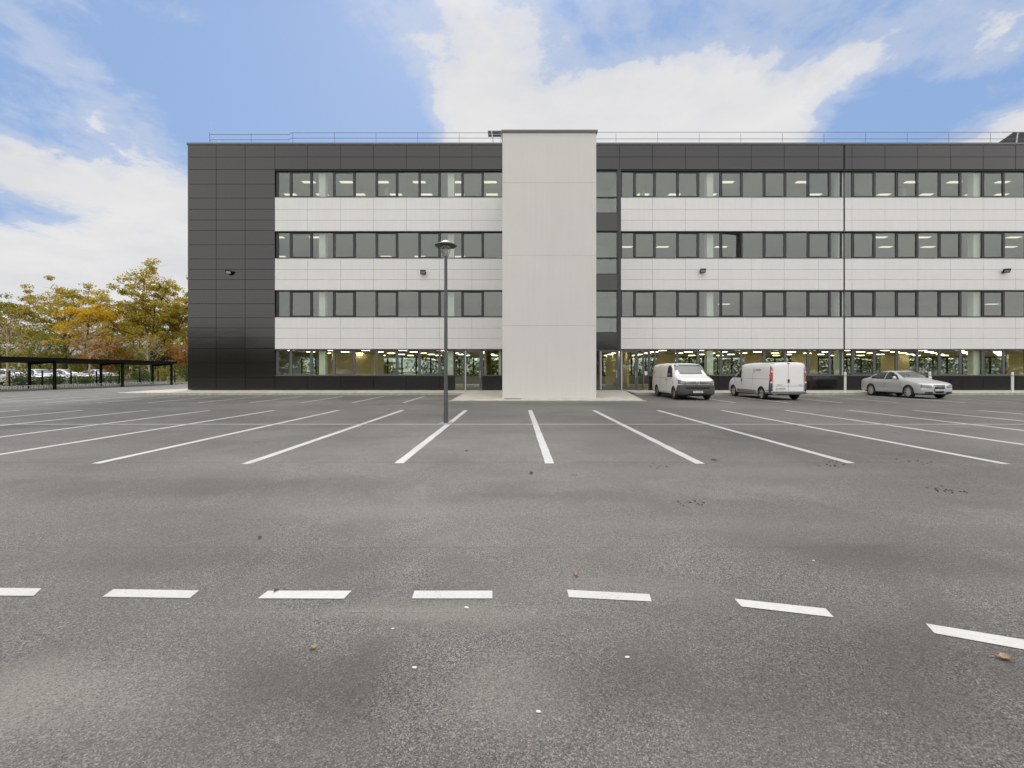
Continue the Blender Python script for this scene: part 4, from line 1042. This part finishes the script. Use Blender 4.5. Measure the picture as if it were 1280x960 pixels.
# --- silver saloon
def saloon(paint_mat, name, detail=True):
    L_ = 4.90; wheels = (.96, 3.80); wr = .395; r = .35
    st = [(0, .34, .58, .66, .48, .40), (.03, .27, .65, .735, .68, .58), (.12, .22, .73, .81, .81, .69), (.35, .19, .80, .885, .895, .76), (.75, .18, .86, .95, .925, .80), (1.10, .18, .90, 1.0, .93, .80), (1.36, .18, .93, 1.035, .93, .79),
          (1.52, .18, .95, 1.09, .93, .75), (1.85, .18, .96, 1.27, .93, .69), (2.12, .18, .965, 1.40, .93, .65), (2.38, .18, .97, 1.465, .93, .64), (2.80, .18, .98, 1.49, .93, .635), (3.25, .18, .99, 1.475, .93, .63),
          (3.60, .18, .995, 1.41, .93, .63), (3.92, .18, 1.0, 1.28, .925, .66), (4.20, .20, 1.0, 1.12, .92, .73), (4.52, .23, .97, 1.06, .895, .75), (4.78, .28, .90, 1.0, .845, .70), (4.87, .34, .80, .92, .76, .62), (4.9, .42, .68, .80, .64, .52)]
    v = empty(name); me = body_mesh(st, L_, wheels, wr, .925)
    o, bv = add_body("body", me, paint_mat, M["tyre"], v, L_, wheels, wr); h = L_/2
    patch(bv, [[(-.68, -h+1.50), (.68, -h+1.50), (.57, -h+2.22), (-.57, -h+2.22)]], "top", "windscreen", M["screen"], v, .006, 5)
    patch(bv, [[(-.52, -h+3.52), (.52, -h+3.52), (.58, -h+4.12), (-.58, -h+4.12)]], "top", "rear_window", M["carglass"], v, .006, 5)
    for s_, sd_ in ((-1, "left"), (1, "right")):
        patch(bv, [[(-h+1.66, 1.00), (-h+2.70, 1.01), (-h+2.70, 1.42), (-h+2.36, 1.39), (-h+1.98, 1.23)]], sd_, "front_side_window", M["carglass"], v, .008)
        patch(bv, [[(-h+2.77, 1.01), (-h+3.80, 1.03), (-h+3.86, 1.10), (-h+3.54, 1.34), (-h+3.24, 1.41), (-h+2.77, 1.42)]], sd_, "rear_side_window", M["carglass"], v, .008)
        if detail:
            patch(bv, [rect(-h+1.50, -h+1.51, .30, .90), rect(-h+2.75, -h+2.76, .26, .95), [(-h+3.62, .62), (-h+3.63, .62), (-h+3.86, .98), (-h+3.85, .98)], rect(-h+1.52, -h+3.45, .27, .28)], sd_, "door_gap", M["gap"], v, .003, 3, .002)
            patch(bv, [rect(-h+2.50, -h+2.68, .80, .83), rect(-h+3.52, -h+3.68, .82, .85)], sd_, "door_handle", paint_mat, v, .02, 1, .01)
        mirror_part(v, s_*.90, -h+1.80, 1.07, s_, paint_mat)
        for yw in wheels: wheel(v, s_*.82, yw-h, r, M["rim"], 12, s_)
    hp = [(-.84, .60), (-.42, .595), (-.40, .70), (-.55, .74), (-.80, .755)]
    patch(bv, [hp], "front", "headlight", M["headlamp"], v, .012); patch(bv, [mirror(hp)], "front", "headlight", M["headlamp"], v, .012)
    patch(bv, [[(-.21, .32), (.21, .32), (.31, .69), (.28, .72), (-.28, .72), (-.31, .69)]], "front", "grille", M["black"], v, .014, 4)
    for p_ in (rect(-.70, -.36, .30, .375), rect(.36, .70, .30, .375)): patch(bv, [p_], "front", "air_intake", M["black"], v, .012)
    for p_ in (rect(-.84, -.45, .70, .84), rect(.45, .84, .70, .84)): patch(bv, [p_], "rear", "tail_light", M["red"], v, .012)
    plate(v, -h-.035, .47, -1, "CN-552-HV", .50, .10)
    if detail:
        q = MB()
        for k in range(4):
            c = (-.12+k*.08, 0, .63)
            q.tube([(c[0]+.054*math.cos(t_*math.pi/8), -h-.035, c[2]+.054*math.sin(t_*math.pi/8)) for t_ in range(17)], .007, 5)
        q.build("four_ring_badge", M["chrome"], v)
        patch(bv, [rect(-.29, -.27, .34, .66), rect(.27, .29, .34, .66), rect(-.28, .28, .655, .675)], "front", "grille_surround", M["chrome"], v, .02, 3)
    return v
car = saloon(M["silver"], "parked_car"); car.location = (22.98, 24.25 + 2.34, 0); car.rotation_euler = (0, 0, R(-1.2)); car.scale = (1.0, .955, 1.04)
tag(car, "silver saloon car parked nose towards the camera in front of the white band", "car")

# white cars beyond the shelter and cars behind the photographer that the glass mirrors
M["car_white"] = glossy_paint("white_car_paint", (0.66, 0.66, 0.66)); M["car_grey"] = glossy_paint("grey_car_paint", (0.2, 0.2, 0.21)); M["car_blue"] = glossy_paint("dark_car_paint", (0.03, 0.035, 0.05))
cw_ = saloon(M["car_white"], "distant_car", False)
cg_ = saloon(M["car_grey"], "distant_car", False)
def put(src, first, loc, rz, lab, grp):
    o = src if first else copy_tree(src)
    o.location = loc; o.rotation_euler = (0, 0, rz); tag(o, lab, "car", grp); return o
grp = "cars parked beyond the fence"
put(cw_, True, (-47.8, 42.2, .25), R(100), "leftmost white car beyond the fence, cut by the left shelter post", grp)
put(cw_, False, (-48.6, 45.8, .25), R(72), "white car beyond the fence framed between the first two shelter posts", grp)
put(cw_, False, (-49.3, 49.0, .25), R(95), "white car beyond the fence behind the pale birch trunk", grp)
put(cw_, False, (-50.5, 54.3, .25), R(80), "white car beyond the fence, nearest the building end of the row", grp)
grp = "cars reflected in the ground floor glass"
first = True
for i, X in enumerate((-30, -18, 46, 56, 59.2, 70, 76)):
    src = cw_ if i in (1, 3, 5) else cg_
    labs = ("grey car reflected in the far left ground floor window", "white car reflected in the ground floor glass left of the door", "grey car reflected behind the tall white van", "white car reflected above the silver car", "grey car reflected right of the silver car bonnet", "white car reflected in the window by the lone white post", "grey car reflected in the last ground floor window")
    put(src, src is cg_ and first, (X, -13.5 - (i % 2), 0), R(90) if i % 3 else R(180), labs[i], grp)
    if src is cg_: first = False

# ================================================================= bicycle shelter
XS = -38.3; sh = empty("bicycle_shelter", (XS, 37.2, 0)); SO = Vector((XS, 37.2, 0))
tag(sh, "long low black steel bicycle shelter at the edge of the car park", "shelter")
q = MB(off=SO)
y0, y1 = 30.2, 50.3
q.add([(XS+.25, y0, 2.38), (XS+.25, y1, 2.38), (XS+.25, y1, 2.62), (XS+.25, y0, 2.62), (XS-2.3, y0, 2.20), (XS-2.3, y1, 2.20), (XS-2.3, y1, 2.40), (XS-2.3, y0, 2.40)],
      [(0,1,2,3),(4,7,6,5),(3,2,6,7),(0,4,5,1),(0,3,7,4),(1,5,6,2)])
q.build("roof", M["black_steel"], sh)
for Y in (30.9, 37.2, 43.6, 49.8):
    q = MB(off=SO); q.box(XS-.08, XS+.08, Y-.08, Y+.08, 0, 2.40); q.build("post", M["black_steel"], sh)
    q = MB(off=SO); q.box(XS-2.18, XS-2.03, Y-.075, Y+.075, .05, 2.22); q.build("post", M["black_steel"], sh)
    q = MB(off=SO); q.add([(XS-2.03, Y-.05, 2.04), (XS-2.03, Y+.05, 2.04), (XS-.08, Y+.05, 2.25), (XS-.08, Y-.05, 2.25), (XS-2.03, Y-.05, 2.20), (XS-2.03, Y+.05, 2.20), (XS-.08, Y+.05, 2.40), (XS-.08, Y-.05, 2.40)],
        [(0,3,2,1),(4,5,6,7),(0,1,5,4),(1,2,6,5),(2,3,7,6),(3,0,4,7)]); q.build("rafter", M["black_steel"], sh)
# racks
rk = empty("bicycle_rack")
q = MB(); q.box(-.03, .03, -2.9, 2.9, .03, .08); q.box(-.45, -.41, -2.9, 2.9, .03, .08); q.build("rail", M["steel"], rk)
hoop = None
for k in range(15):
    if hoop is None:
        q = MB(); q.tube([(0, 0, .06), (.02, .03, .26), (-.05, .10, .33), (-.30, .12, .33), (-.40, .12, .2), (-.43, .12, .06)], .022, 6); q.tube([(0, .20, .06), (.02, .20, .26), (-.06, .20, .33), (-.30, .20, .33)], .022, 6)
        hoop = q.build("wheel_holder", M["white_post"], rk); h_ = hoop
    else: h_ = hoop.copy(); COL.objects.link(h_); h_.parent = rk
    h_.location = (0, -2.75 + .385 * k, 0)
for i, (Y, lab) in enumerate(((34.1, "row of pale wheel holders left of the first full shelter post"), (40.4, "row of pale wheel holders between the first and second front shelter posts"), (46.7, "row of pale wheel holders in the far bay of the bicycle shelter"))):
    o = rk if i == 0 else copy_tree(rk)
    o.location = (XS-.35, Y, 0.03); tag(o, lab, "bicycle rack", "bicycle racks under the shelter")
m = MB(); m.box(XS-.62, XS-.48, 29, 52, -.02, .12); tag(m.build("shelter_kerb", M["kerb"]), kind="structure")
m = MB(); m.box(-38.8, -38.62+.0, 52.2, 90, -.02, .14); tag(m.build("far_kerb", M["kerb"]), kind="structure")
m = MB(); m.prism([(-75, 20), (-40.9, 20), (-40.9, 100), (-75, 100)], -.02, lambda p: .10 if p[0] > -50 else .22); tag(m.build("verge", M["grass"]), kind="structure")
m = MB(); m.sheet([(-56, 20), (-45.8, 20), (-45.8, 100), (-56, 100)], .235); tag(m.build("side_road", M["asphalt"]), kind="structure")
m = MB(); m.prism([(-56.2, 19.9), (-45.7, 19.9), (-45.7, 100.1), (-56.2, 100.1)], -.02, .23); tag(m.build("road_bed", M["concrete"]), kind="structure")

# mesh fence behind the shelter
fe = empty("mesh_fence", (-42.5, 32.4, .1)); FO = fe.location.copy()
tag(fe, "low dark mesh fence with posts behind the bicycle shelter", "fence")
ys = [32.4 + 2.6 * k for k in range(10)]
for Y in ys:
    q = MB(off=FO); q.box(-42.54, -42.46, Y-.04, Y+.04, .08, 1.58); q.build("post", M["black_steel"], fe)
q = MB(off=FO)
z = .18
while z < 1.45: q.box(-42.503, -42.497, ys[0], ys[-1], z, z+.006); z += .2
Y = ys[0]
while Y < ys[-1]: q.box(-42.502, -42.498, Y, Y+.005, .15, 1.45); Y += .1
q.build("mesh_panel", M["black_steel"], fe)

# ================================================================= vegetation
def leaves(c_list, size, mat_, name, parent, off, thick_fn=None, flat=1.0):
    vs = []; fs = []
    for (c, s_) in c_list:
        n_ = Vector((random.gauss(0, 1), random.gauss(0, 1), random.gauss(0, 1))).normalized()
        a = n_.orthogonal().normalized(); b_ = n_.cross(a); an = random.random() * 6.28
        a, b_ = a * math.cos(an) + b_ * math.sin(an), b_ * math.cos(an) - a * math.sin(an)
        l = s_ * random.uniform(.7, 1.35); w_ = l * random.uniform(.45, .75); i = len(vs)
        c = c - off
        vs += [c - a*l*.5, c + b_*w_*.5 + a*l*.05, c + a*l*.5, c - b_*w_*.5 + a*l*.05]
        fs.append((i, i+1, i+2, i+3))
    me = bpy.data.meshes.new(name); me.from_pydata([tuple(v) for v in vs], [], fs); me.materials.append(mat_); me.update()
    o = bpy.data.objects.new(name, me); link(o, parent); return o
def tree(x, y, h, cr, mat_, name, label, group=None, z0=0.2, trunk_h=.3, leaf=.30, nleaf=5200, bark="bark", seed=1, spread=1.0, tr=None, clump=.9, cat="tree", limbs=9, gap=.25):
    rs = random.Random(seed); o = empty(name, (x, y, z0)); tag(o, label, cat, group); off = Vector((x, y, z0))
    tr = tr or h * .022; q = MB(off=off); tips = []
    base = Vector((x, y, z0)); lean = Vector((rs.uniform(-.03, .03), rs.uniform(-.03, .03), 0))
    top = h * .78
    tp = [base + Vector((lean.x*t*h, lean.y*t*h, t*top)) + Vector((rs.uniform(-.1, .1), rs.uniform(-.1, .1), 0))*t*2 for t in (0, .25, .5, .75, 1)]
    q.tube(tp, [tr*1.15, tr*.9, tr*.62, tr*.35, tr*.12], 8)
    def at(t):
        f = t*4; i = min(3, int(f)); return tp[i].lerp(tp[i+1], f-i)
    for i in range(limbs):
        t = trunk_h/.78 + (1-trunk_h/.78) * (i/limbs)**.9; t = min(t, .97)
        p = at(t); a = i * 2.4 + rs.uniform(-.4, .4)
        reach = cr * (1.0 - .55 * max(0, (t-.55))/.45) * rs.uniform(.75, 1.1) * spread
        rise = (h - p.z + z0) * rs.uniform(.25, .55)
        e = p + Vector((math.cos(a)*reach, math.sin(a)*reach, rise))
        mid = p.lerp(e, .5) + Vector((0, 0, -rise*.12))
        q.tube([p, mid, e], [tr*.42*(1.15-t*.7), tr*.22, tr*.06], 5)
        for j in range(5):
            u = rs.uniform(.35, 1.0); s_ = p.lerp(mid, u*2) if u < .5 else mid.lerp(e, (u-.5)*2)
            b_ = s_ + Vector((rs.gauss(0, 1), rs.gauss(0, 1), rs.gauss(.5, .8))) * cr * .28
            q.tube([s_, s_.lerp(b_, .5)+Vector((0, 0, .1)), b_], [tr*.13, tr*.08, tr*.03], 4)
            tips.append(b_); tips.append(s_.lerp(b_, .6))
            for k in range(2):
                c_ = b_ + Vector((rs.gauss(0, 1), rs.gauss(0, 1), rs.gauss(.2, .7))) * cr * .16
                q.tube([b_, c_], [tr*.05, tr*.02], 3); tips.append(c_)
        tips.append(e)
    for j in range(6): tips.append(tp[-1] + Vector((rs.gauss(0, .5), rs.gauss(0, .5), rs.uniform(0, h*.2))) * 1.0)
    q.recalc = False; q.build("trunk", M[bark], o)
    pts = []; keep = [t_ for t_ in tips if rs.random() > gap]
    for _ in range(nleaf):
        c = keep[int(rs.random() * len(keep))]
        rad = clump * (0.5 + .7 * ((hash((round(c.x, 2), round(c.z, 2))) % 100) / 100))
        v = Vector((rs.gauss(0, 1), rs.gauss(0, 1), rs.gauss(0, 1))).normalized() * (rs.random() ** .5) * rad * .95; v.z *= .62
        pts.append((c + v, leaf))
    random.seed(seed*31)
    leaves(pts, leaf, mat_, "crown", o, off)
    return o
GT = "autumn trees left of the building"
tree(-71.5, 71, 15.0, 6.4, M["leaf_oak"], "oak_tree", "tall airy oak with thin green and gold leaves above the shelter", GT, seed=11, nleaf=15500, leaf=.27, clump=1.05, limbs=12, gap=.30, trunk_h=.22)
tree(-61.5, 64, 12.0, 3.9, M["leaf_yellow"], "yellow_tree", "bright yellow tree between the airy oak and the tallest oak", GT, seed=5, nleaf=6500, leaf=.26, clump=.9, limbs=9, gap=.2)
tree(-57.0, 70, 15.8, 6.6, M["leaf_oak"], "oak_tree", "tallest oak with dense gold and rust leaves beside the dark gable end", GT, seed=23, nleaf=24000, leaf=.28, clump=1.1, limbs=14, gap=.12, trunk_h=.2)
tree(-80.5, 70, 12.4, 5.2, M["leaf_olive"], "oak_tree", "olive green tree cut by the left edge of the photograph", GT, seed=31, nleaf=11000, leaf=.28, clump=1.0, gap=.25)
tree(-66.5, 78, 10.6, 5.5, M["leaf_olive"], "oak_tree", "lower olive tree filling the gap behind the yellow tree", GT, seed=37, nleaf=4800, leaf=.36, clump=1.1, gap=.2, trunk_h=.15)
tree(-50.5, 72, 11.5, 4.6, M["leaf_oak"], "oak_tree", "oak half hidden behind the dark end of the building", GT, seed=41, nleaf=7500, leaf=.29, clump=1.0, gap=.2)
tree(-48.5, 66, 5.6, 2.3, M["leaf_rust"], "rust_tree", "small rust orange tree against the dark gable end", GT, seed=43, nleaf=2300, leaf=.24, clump=.8, gap=.1, trunk_h=.15)
tree(-52.5, 67, 5.0, 1.4, M["leaf_conifer"], "conifer_tree", "small dark conifer behind the far end of the shelter roof", GT, seed=45, nleaf=2200, leaf=.2, clump=.6, gap=.05, trunk_h=.08)
tree(-76, 60, 7.4, 3.6, M["leaf_olive"], "understorey_tree", "low bushy olive tree under the airy oak at the far left", GT, seed=51, nleaf=3200, leaf=.26, clump=.9, gap=.15, trunk_h=.12)
tree(-66, 62, 6.6, 3.2, M["leaf_olive"], "understorey_tree", "low bushy olive tree under the gap between oak and yellow tree", GT, seed=53, nleaf=2800, leaf=.26, clump=.9, gap=.15, trunk_h=.12)
tree(-57, 61, 6.2, 2.8, M["leaf_rust"], "understorey_tree", "low tawny tree under the tallest oak", GT, seed=55, nleaf=2500, leaf=.24, clump=.8, gap=.2, trunk_h=.12)
GB = "young pale barked trees by the fence"
tree(-44.4, 39.1, 7.0, 1.7, M["leaf_tan"], "birch_tree", "slender pale trunked young tree at the left edge behind the shelter", GB, z0=.1, seed=61, nleaf=900, leaf=.13, clump=.55, bark="birch", tr=.09, limbs=10, gap=.2, spread=.9)
tree(-44.4, 46.6, 7.0, 1.9, M["leaf_tan"], "birch_tree", "slender pale trunked young tree between the second pair of shelter posts", GB, z0=.1, seed=67, nleaf=1000, leaf=.13, clump=.55, bark="birch", tr=.09, limbs=10, gap=.2, spread=.9)
tree(-44.4, 54.2, 6.6, 1.8, M["leaf_tan"], "birch_tree", "slender pale trunked young tree near the far end of the shelter", GB, z0=.1, seed=71, nleaf=1000, leaf=.14, clump=.55, bark="birch", tr=.09, limbs=10, gap=.2, spread=.9)

def shrub(x, y, rx_, ry_, h, mat_, label, n, z0=.1, leaf=.12, seed=1, name="shrub", group=None):
    rs = random.Random(seed); o = empty(name, (x, y, z0)); tag(o, label, "shrub", group); off = Vector((x, y, z0))
    q = MB(off=off); lobes = []
    for k in range(7):
        a = k * .9 + rs.random(); e = Vector((x + math.cos(a)*rx_*.6*rs.random(), y + math.sin(a)*ry_*.6*rs.random(), z0 + h*rs.uniform(.5, .85)))
        q.tube([(x + math.cos(a)*.05, y + math.sin(a)*.05, z0), e], [.03, .008], 4); lobes.append(e)
    q.recalc = False; q.build("stems", M["bark"], o)
    for k in range(10): lobes.append(Vector((x + rs.uniform(-1, 1)*rx_*.75, y + rs.uniform(-1, 1)*ry_*.75, z0 + h*rs.uniform(.2, .7))))
    pts = []
    for _ in range(n):
        c = lobes[int(rs.random()*len(lobes))]; v = Vector((rs.gauss(0, .30)*rx_, rs.gauss(0, .30)*ry_, rs.gauss(0, .20)*h)); p = c + v
        if p.z < z0 + .03: p.z = z0 + .03 + rs.random()*.2
        pts.append((p, leaf))
    leaves(pts, leaf, mat_, "foliage", o, off); return o
GS = "shrubs along the fence"
for i, (Y, wd, hh, mt, lab) in enumerate(((36.6, 1.5, 1.3, "leaf_green", "leftmost dark green shrub at the fence"), (39.9, 1.2, .95, "leaf_green", "low green shrub left of the first rear shelter post"), (42.6, 1.3, .75, "leaf_green", "low green shrub between the first two shelter posts"),
        (45.6, 1.3, .8, "leaf_green", "green shrub just right of the first front shelter post"), (48.6, 1.4, 1.0, "leaf_green", "green shrub at the foot of the middle pale trunk"), (52.4, 1.2, 1.0, "leaf_green", "dark shrub left of the second front shelter post"),
        (57.5, 2.2, 1.7, "leaf_olive", "broad olive shrub beyond the second front shelter post"), (61.5, 2.2, 1.9, "leaf_green", "broad green shrub before the last shelter posts"), (66, 2.4, 2.0, "leaf_olive", "last olive shrub beside the dark gable end"))):
    shrub(-43.9 if Y < 55 else -45.2, Y, 1.0, wd, hh*1.3, M[mt], lab, 1100, .1, .13, 100+i, group=GS)
# thickets far away: nobody could count them
def thicket(name, x0, x1, y, h, mat_, n, leaf, seed, depth=4.0, zmin=0.0, step=5):
    rs = random.Random(seed); pts = []; hs = []
    k = int((x1-x0)/step) + 2
    for i in range(k): hs.append((x0 + i*step + rs.uniform(-2, 2), h * rs.uniform(.65, 1.15), rs.uniform(.6, 1.3)*step))
    for _ in range(n):
        c = hs[int(rs.random()*k)]; z = c[1] * (rs.random()**.75)
        sp = c[2] * math.sqrt(max(.05, 1 - (z/c[1])**2)) if z > c[1]*.35 else c[2]
        pts.append((Vector((c[0] + rs.gauss(0, .5)*sp, y + rs.gauss(0, .5)*depth, zmin + z)), leaf))
    o = leaves(pts, leaf, mat_, name, None, Vector((0, 0, 0))); tag(o, kind="stuff"); return o
t_ = thicket("woods", -150, 170, -80, 12.5, M["leaf_wood"], 30000, 1.5, 3, 6); tag(t_, "long autumn wood across the road mirrored in the dark cladding", "woods")
t_ = thicket("hedge_mass", -22, 75, 60, 4.4, M["leaf_wood"], 30000, .34, 4, 3); tag(t_, "green planting seen through the ground floor windows", "hedge")
t_ = thicket("far_woods", -160, -40, 105, 9.5, M["leaf_olive"], 16000, .8, 5, 5); tag(t_, "far olive wood beyond the row of oaks", "woods")
t_ = thicket("undergrowth", -88, -46, 74, 5.0, M["leaf_olive"], 14000, .36, 6, 3, .2, 3); tag(t_, "tangled olive undergrowth beneath the oaks", "undergrowth")

# far buildings glimpsed through the trees
def shed(x, y, w_, d_, h, label, col, rz=0, name="warehouse"):
    o = empty(name, (x, y, 0), rz); tag(o, label, "building")
    wm = simple(name + "_wall", col, .8, 0, .05, .3)
    q = MB(); q.box(-w_/2, w_/2, -d_/2, d_/2, 0, h)
    q.build("wall", wm, o)
    q = MB(); q.prism([(-w_/2-.3, -d_/2-.3), (w_/2+.3, -d_/2-.3), (w_/2+.3, d_/2+.3), (-w_/2-.3, d_/2+.3)], h, h+.4); q.build("roof", M["coping"], o)
    k = int(w_/6)
    for i in range(k):
        q = MB(); xx = -w_/2 + (i+.5)*w_/k; q.box(xx-1.6, xx+1.6, -d_/2-.06, -d_/2+.02, h*.35, h*.35+1.3, 1); q.box(xx-1.7, xx+1.7, -d_/2-.04, -d_/2+.03, h*.35-.1, h*.35+1.4, 0)
        q.build("window", [M["white_wall"], M["carglass"]], o)
    return o
shed(-92, 92, 46, 14, 4.3, "long low beige warehouse glimpsed under the shelter roof", (.42, .38, .31), R(12))
shed(-62, 98, 16, 10, 6.5, "white gabled house glimpsed behind the oaks", (.58, .58, .56), R(-8), "house")
shed(-98, 100, 16, 12, 9.0, "pale grey block behind the left end of the shelter roof", (.40, .41, .42), R(8), "office_block")

# small things on the asphalt --------------------------------------------
M["dead_leaf"] = simple("dead_leaf", (.27, .18, .10), .8, 0, .3, 20); M["dead_leaf2"] = simple("brown_leaf", (.055, .042, .03), .85, 0, .3, 20)
M["pebble"] = simple("pebble", (.48, .46, .42), .8, 0, .15, 30)
def dead_leaf(px, py, size, label, mt, seed, grp_="fallen leaves on the asphalt"):
    rs = random.Random(seed); X, Y = G(px, py); q = MB(); n = 11; pts = []
    for k in range(n):
        a = 2*math.pi*k/n; r = size*(.5 if k % 2 else .95)*rs.uniform(.75, 1.1)
        pts.append((math.cos(a)*r, math.sin(a)*r*.65, .006 + size*.30*rs.random()))
    vs = [(0, 0, .006)] + pts + [(0, 0, .012)] + [(a, b_, c+.004) for a, b_, c in pts]
    fs = [(0, 1+(k+1) % n, 1+k) for k in range(n)] + [(n+1, n+2+k, n+2+(k+1) % n) for k in range(n)] + [(1+k, 1+(k+1) % n, n+2+(k+1) % n, n+2+k) for k in range(n)]
    q.add(vs, fs); q.tube([(size*.8, 0, .01), (size*1.4, size*.2, .012)], .002, 4)
    o = q.build("fallen_leaf", M[mt]); o.location = (X, Y, .002); o.rotation_euler = (0, 0, rs.random()*6.28); tag(o, label, "leaf", grp_)
dead_leaf(392, 811, .030, "small tan leaf below the third dash from the left", "dead_leaf", 1)
dead_leaf(1254, 824, .045, "tan curled leaf under the rightmost dash", "dead_leaf", 2)
dead_leaf(720, 719, .030, "pale tan leaf just above the fifth dash", "dead_leaf", 3)
dead_leaf(345, 739.5, .022, "brown leaf lying on the top edge of the third dash", "dead_leaf2", 4)
dead_leaf(583, 564, .05, "dark wet leaf beside the near end of the bay line left of centre", "dead_leaf2", 5)
dead_leaf(893, 576, .07, "dark wet leaf by the near end of the second bay line right of centre", "dead_leaf2", 6)
dead_leaf(664, 592, .06, "dark leaf alone below the middle bay line", "dead_leaf2", 8)
dead_leaf(325, 673, .03, "dark leaf alone in the middle left of the aisle", "dead_leaf2", 9)
def clods(px, py, n, spread, label, seed, mt="dead_leaf2"):
    rs = random.Random(seed); X, Y = G(px, py); q = MB()
    for k in range(n):
        a = rs.gauss(0, .45)*spread; b_ = rs.gauss(0, .38)*spread; r = rs.uniform(.004, .015)
        q.lathe([(0, 0), (r, r*.15), (r*.8, r*.6), (0, r*.8)], (a, b_, .002), 6)
        for i in range(len(q.v)-24, len(q.v)): q.v[i] += Vector((rs.uniform(-.3, .3)*r, rs.uniform(-.3, .3)*r, 0))
    o = q.build("dirt_clods", M[mt]); o.location = (X, Y, .0); tag(o, label, "dirt", "crumbs of mud on the asphalt", "stuff")
clods(1040, 580, 26, .40, "dark mud crumbs at the end of the third bay line right of centre", 1); clods(1148, 577, 16, .30, "dark mud crumbs left of the rightmost near bay line end", 2)
clods(1181, 613, 34, .22, "curved trail of dark mud crumbs in the right of the aisle", 3); clods(861, 629, 12, .20, "thin scatter of mud crumbs in the middle of the aisle", 4); clods(829, 584, 10, .25, "thin scatter of mud crumbs between two bay lines", 5)
def pebble(px, py, s_, label, seed):
    rs = random.Random(seed); X, Y = G(px, py); bm = bmesh.new(); bmesh.ops.create_icosphere(bm, subdivisions=2, radius=1)
    for v in bm.verts: v.co *= rs.uniform(.85, 1.12); v.co.z *= .45; v.co.x *= 1.5
    for v in bm.verts: v.co *= s_
    me = bpy.data.meshes.new("pebble"); bm.to_mesh(me); bm.free(); me.materials.append(M["pebble"]); o = bpy.data.objects.new("pebble", me); link(o)
    o.location = (X, Y, s_*.35); o.rotation_euler = (0, 0, rs.uniform(-.5, .5)); tag(o, label, "pebble", "pale pebbles on the asphalt")
pebble(583, 760, .011, "largest pale pebble just under the fourth dash", 1); pebble(518, 835, .009, "pale pebble below and left of the centre at the bottom", 2)
pebble(491, 786, .006, "small pale pebble below the gap between third and fourth dash", 3); pebble(784, 822, .009, "flat pale pebble below the fifth dash", 4); pebble(673, 890, .008, "pale pebble near the bottom centre", 5); pebble(1017, 701, .008, "lone pale pebble above the sixth dash", 6)
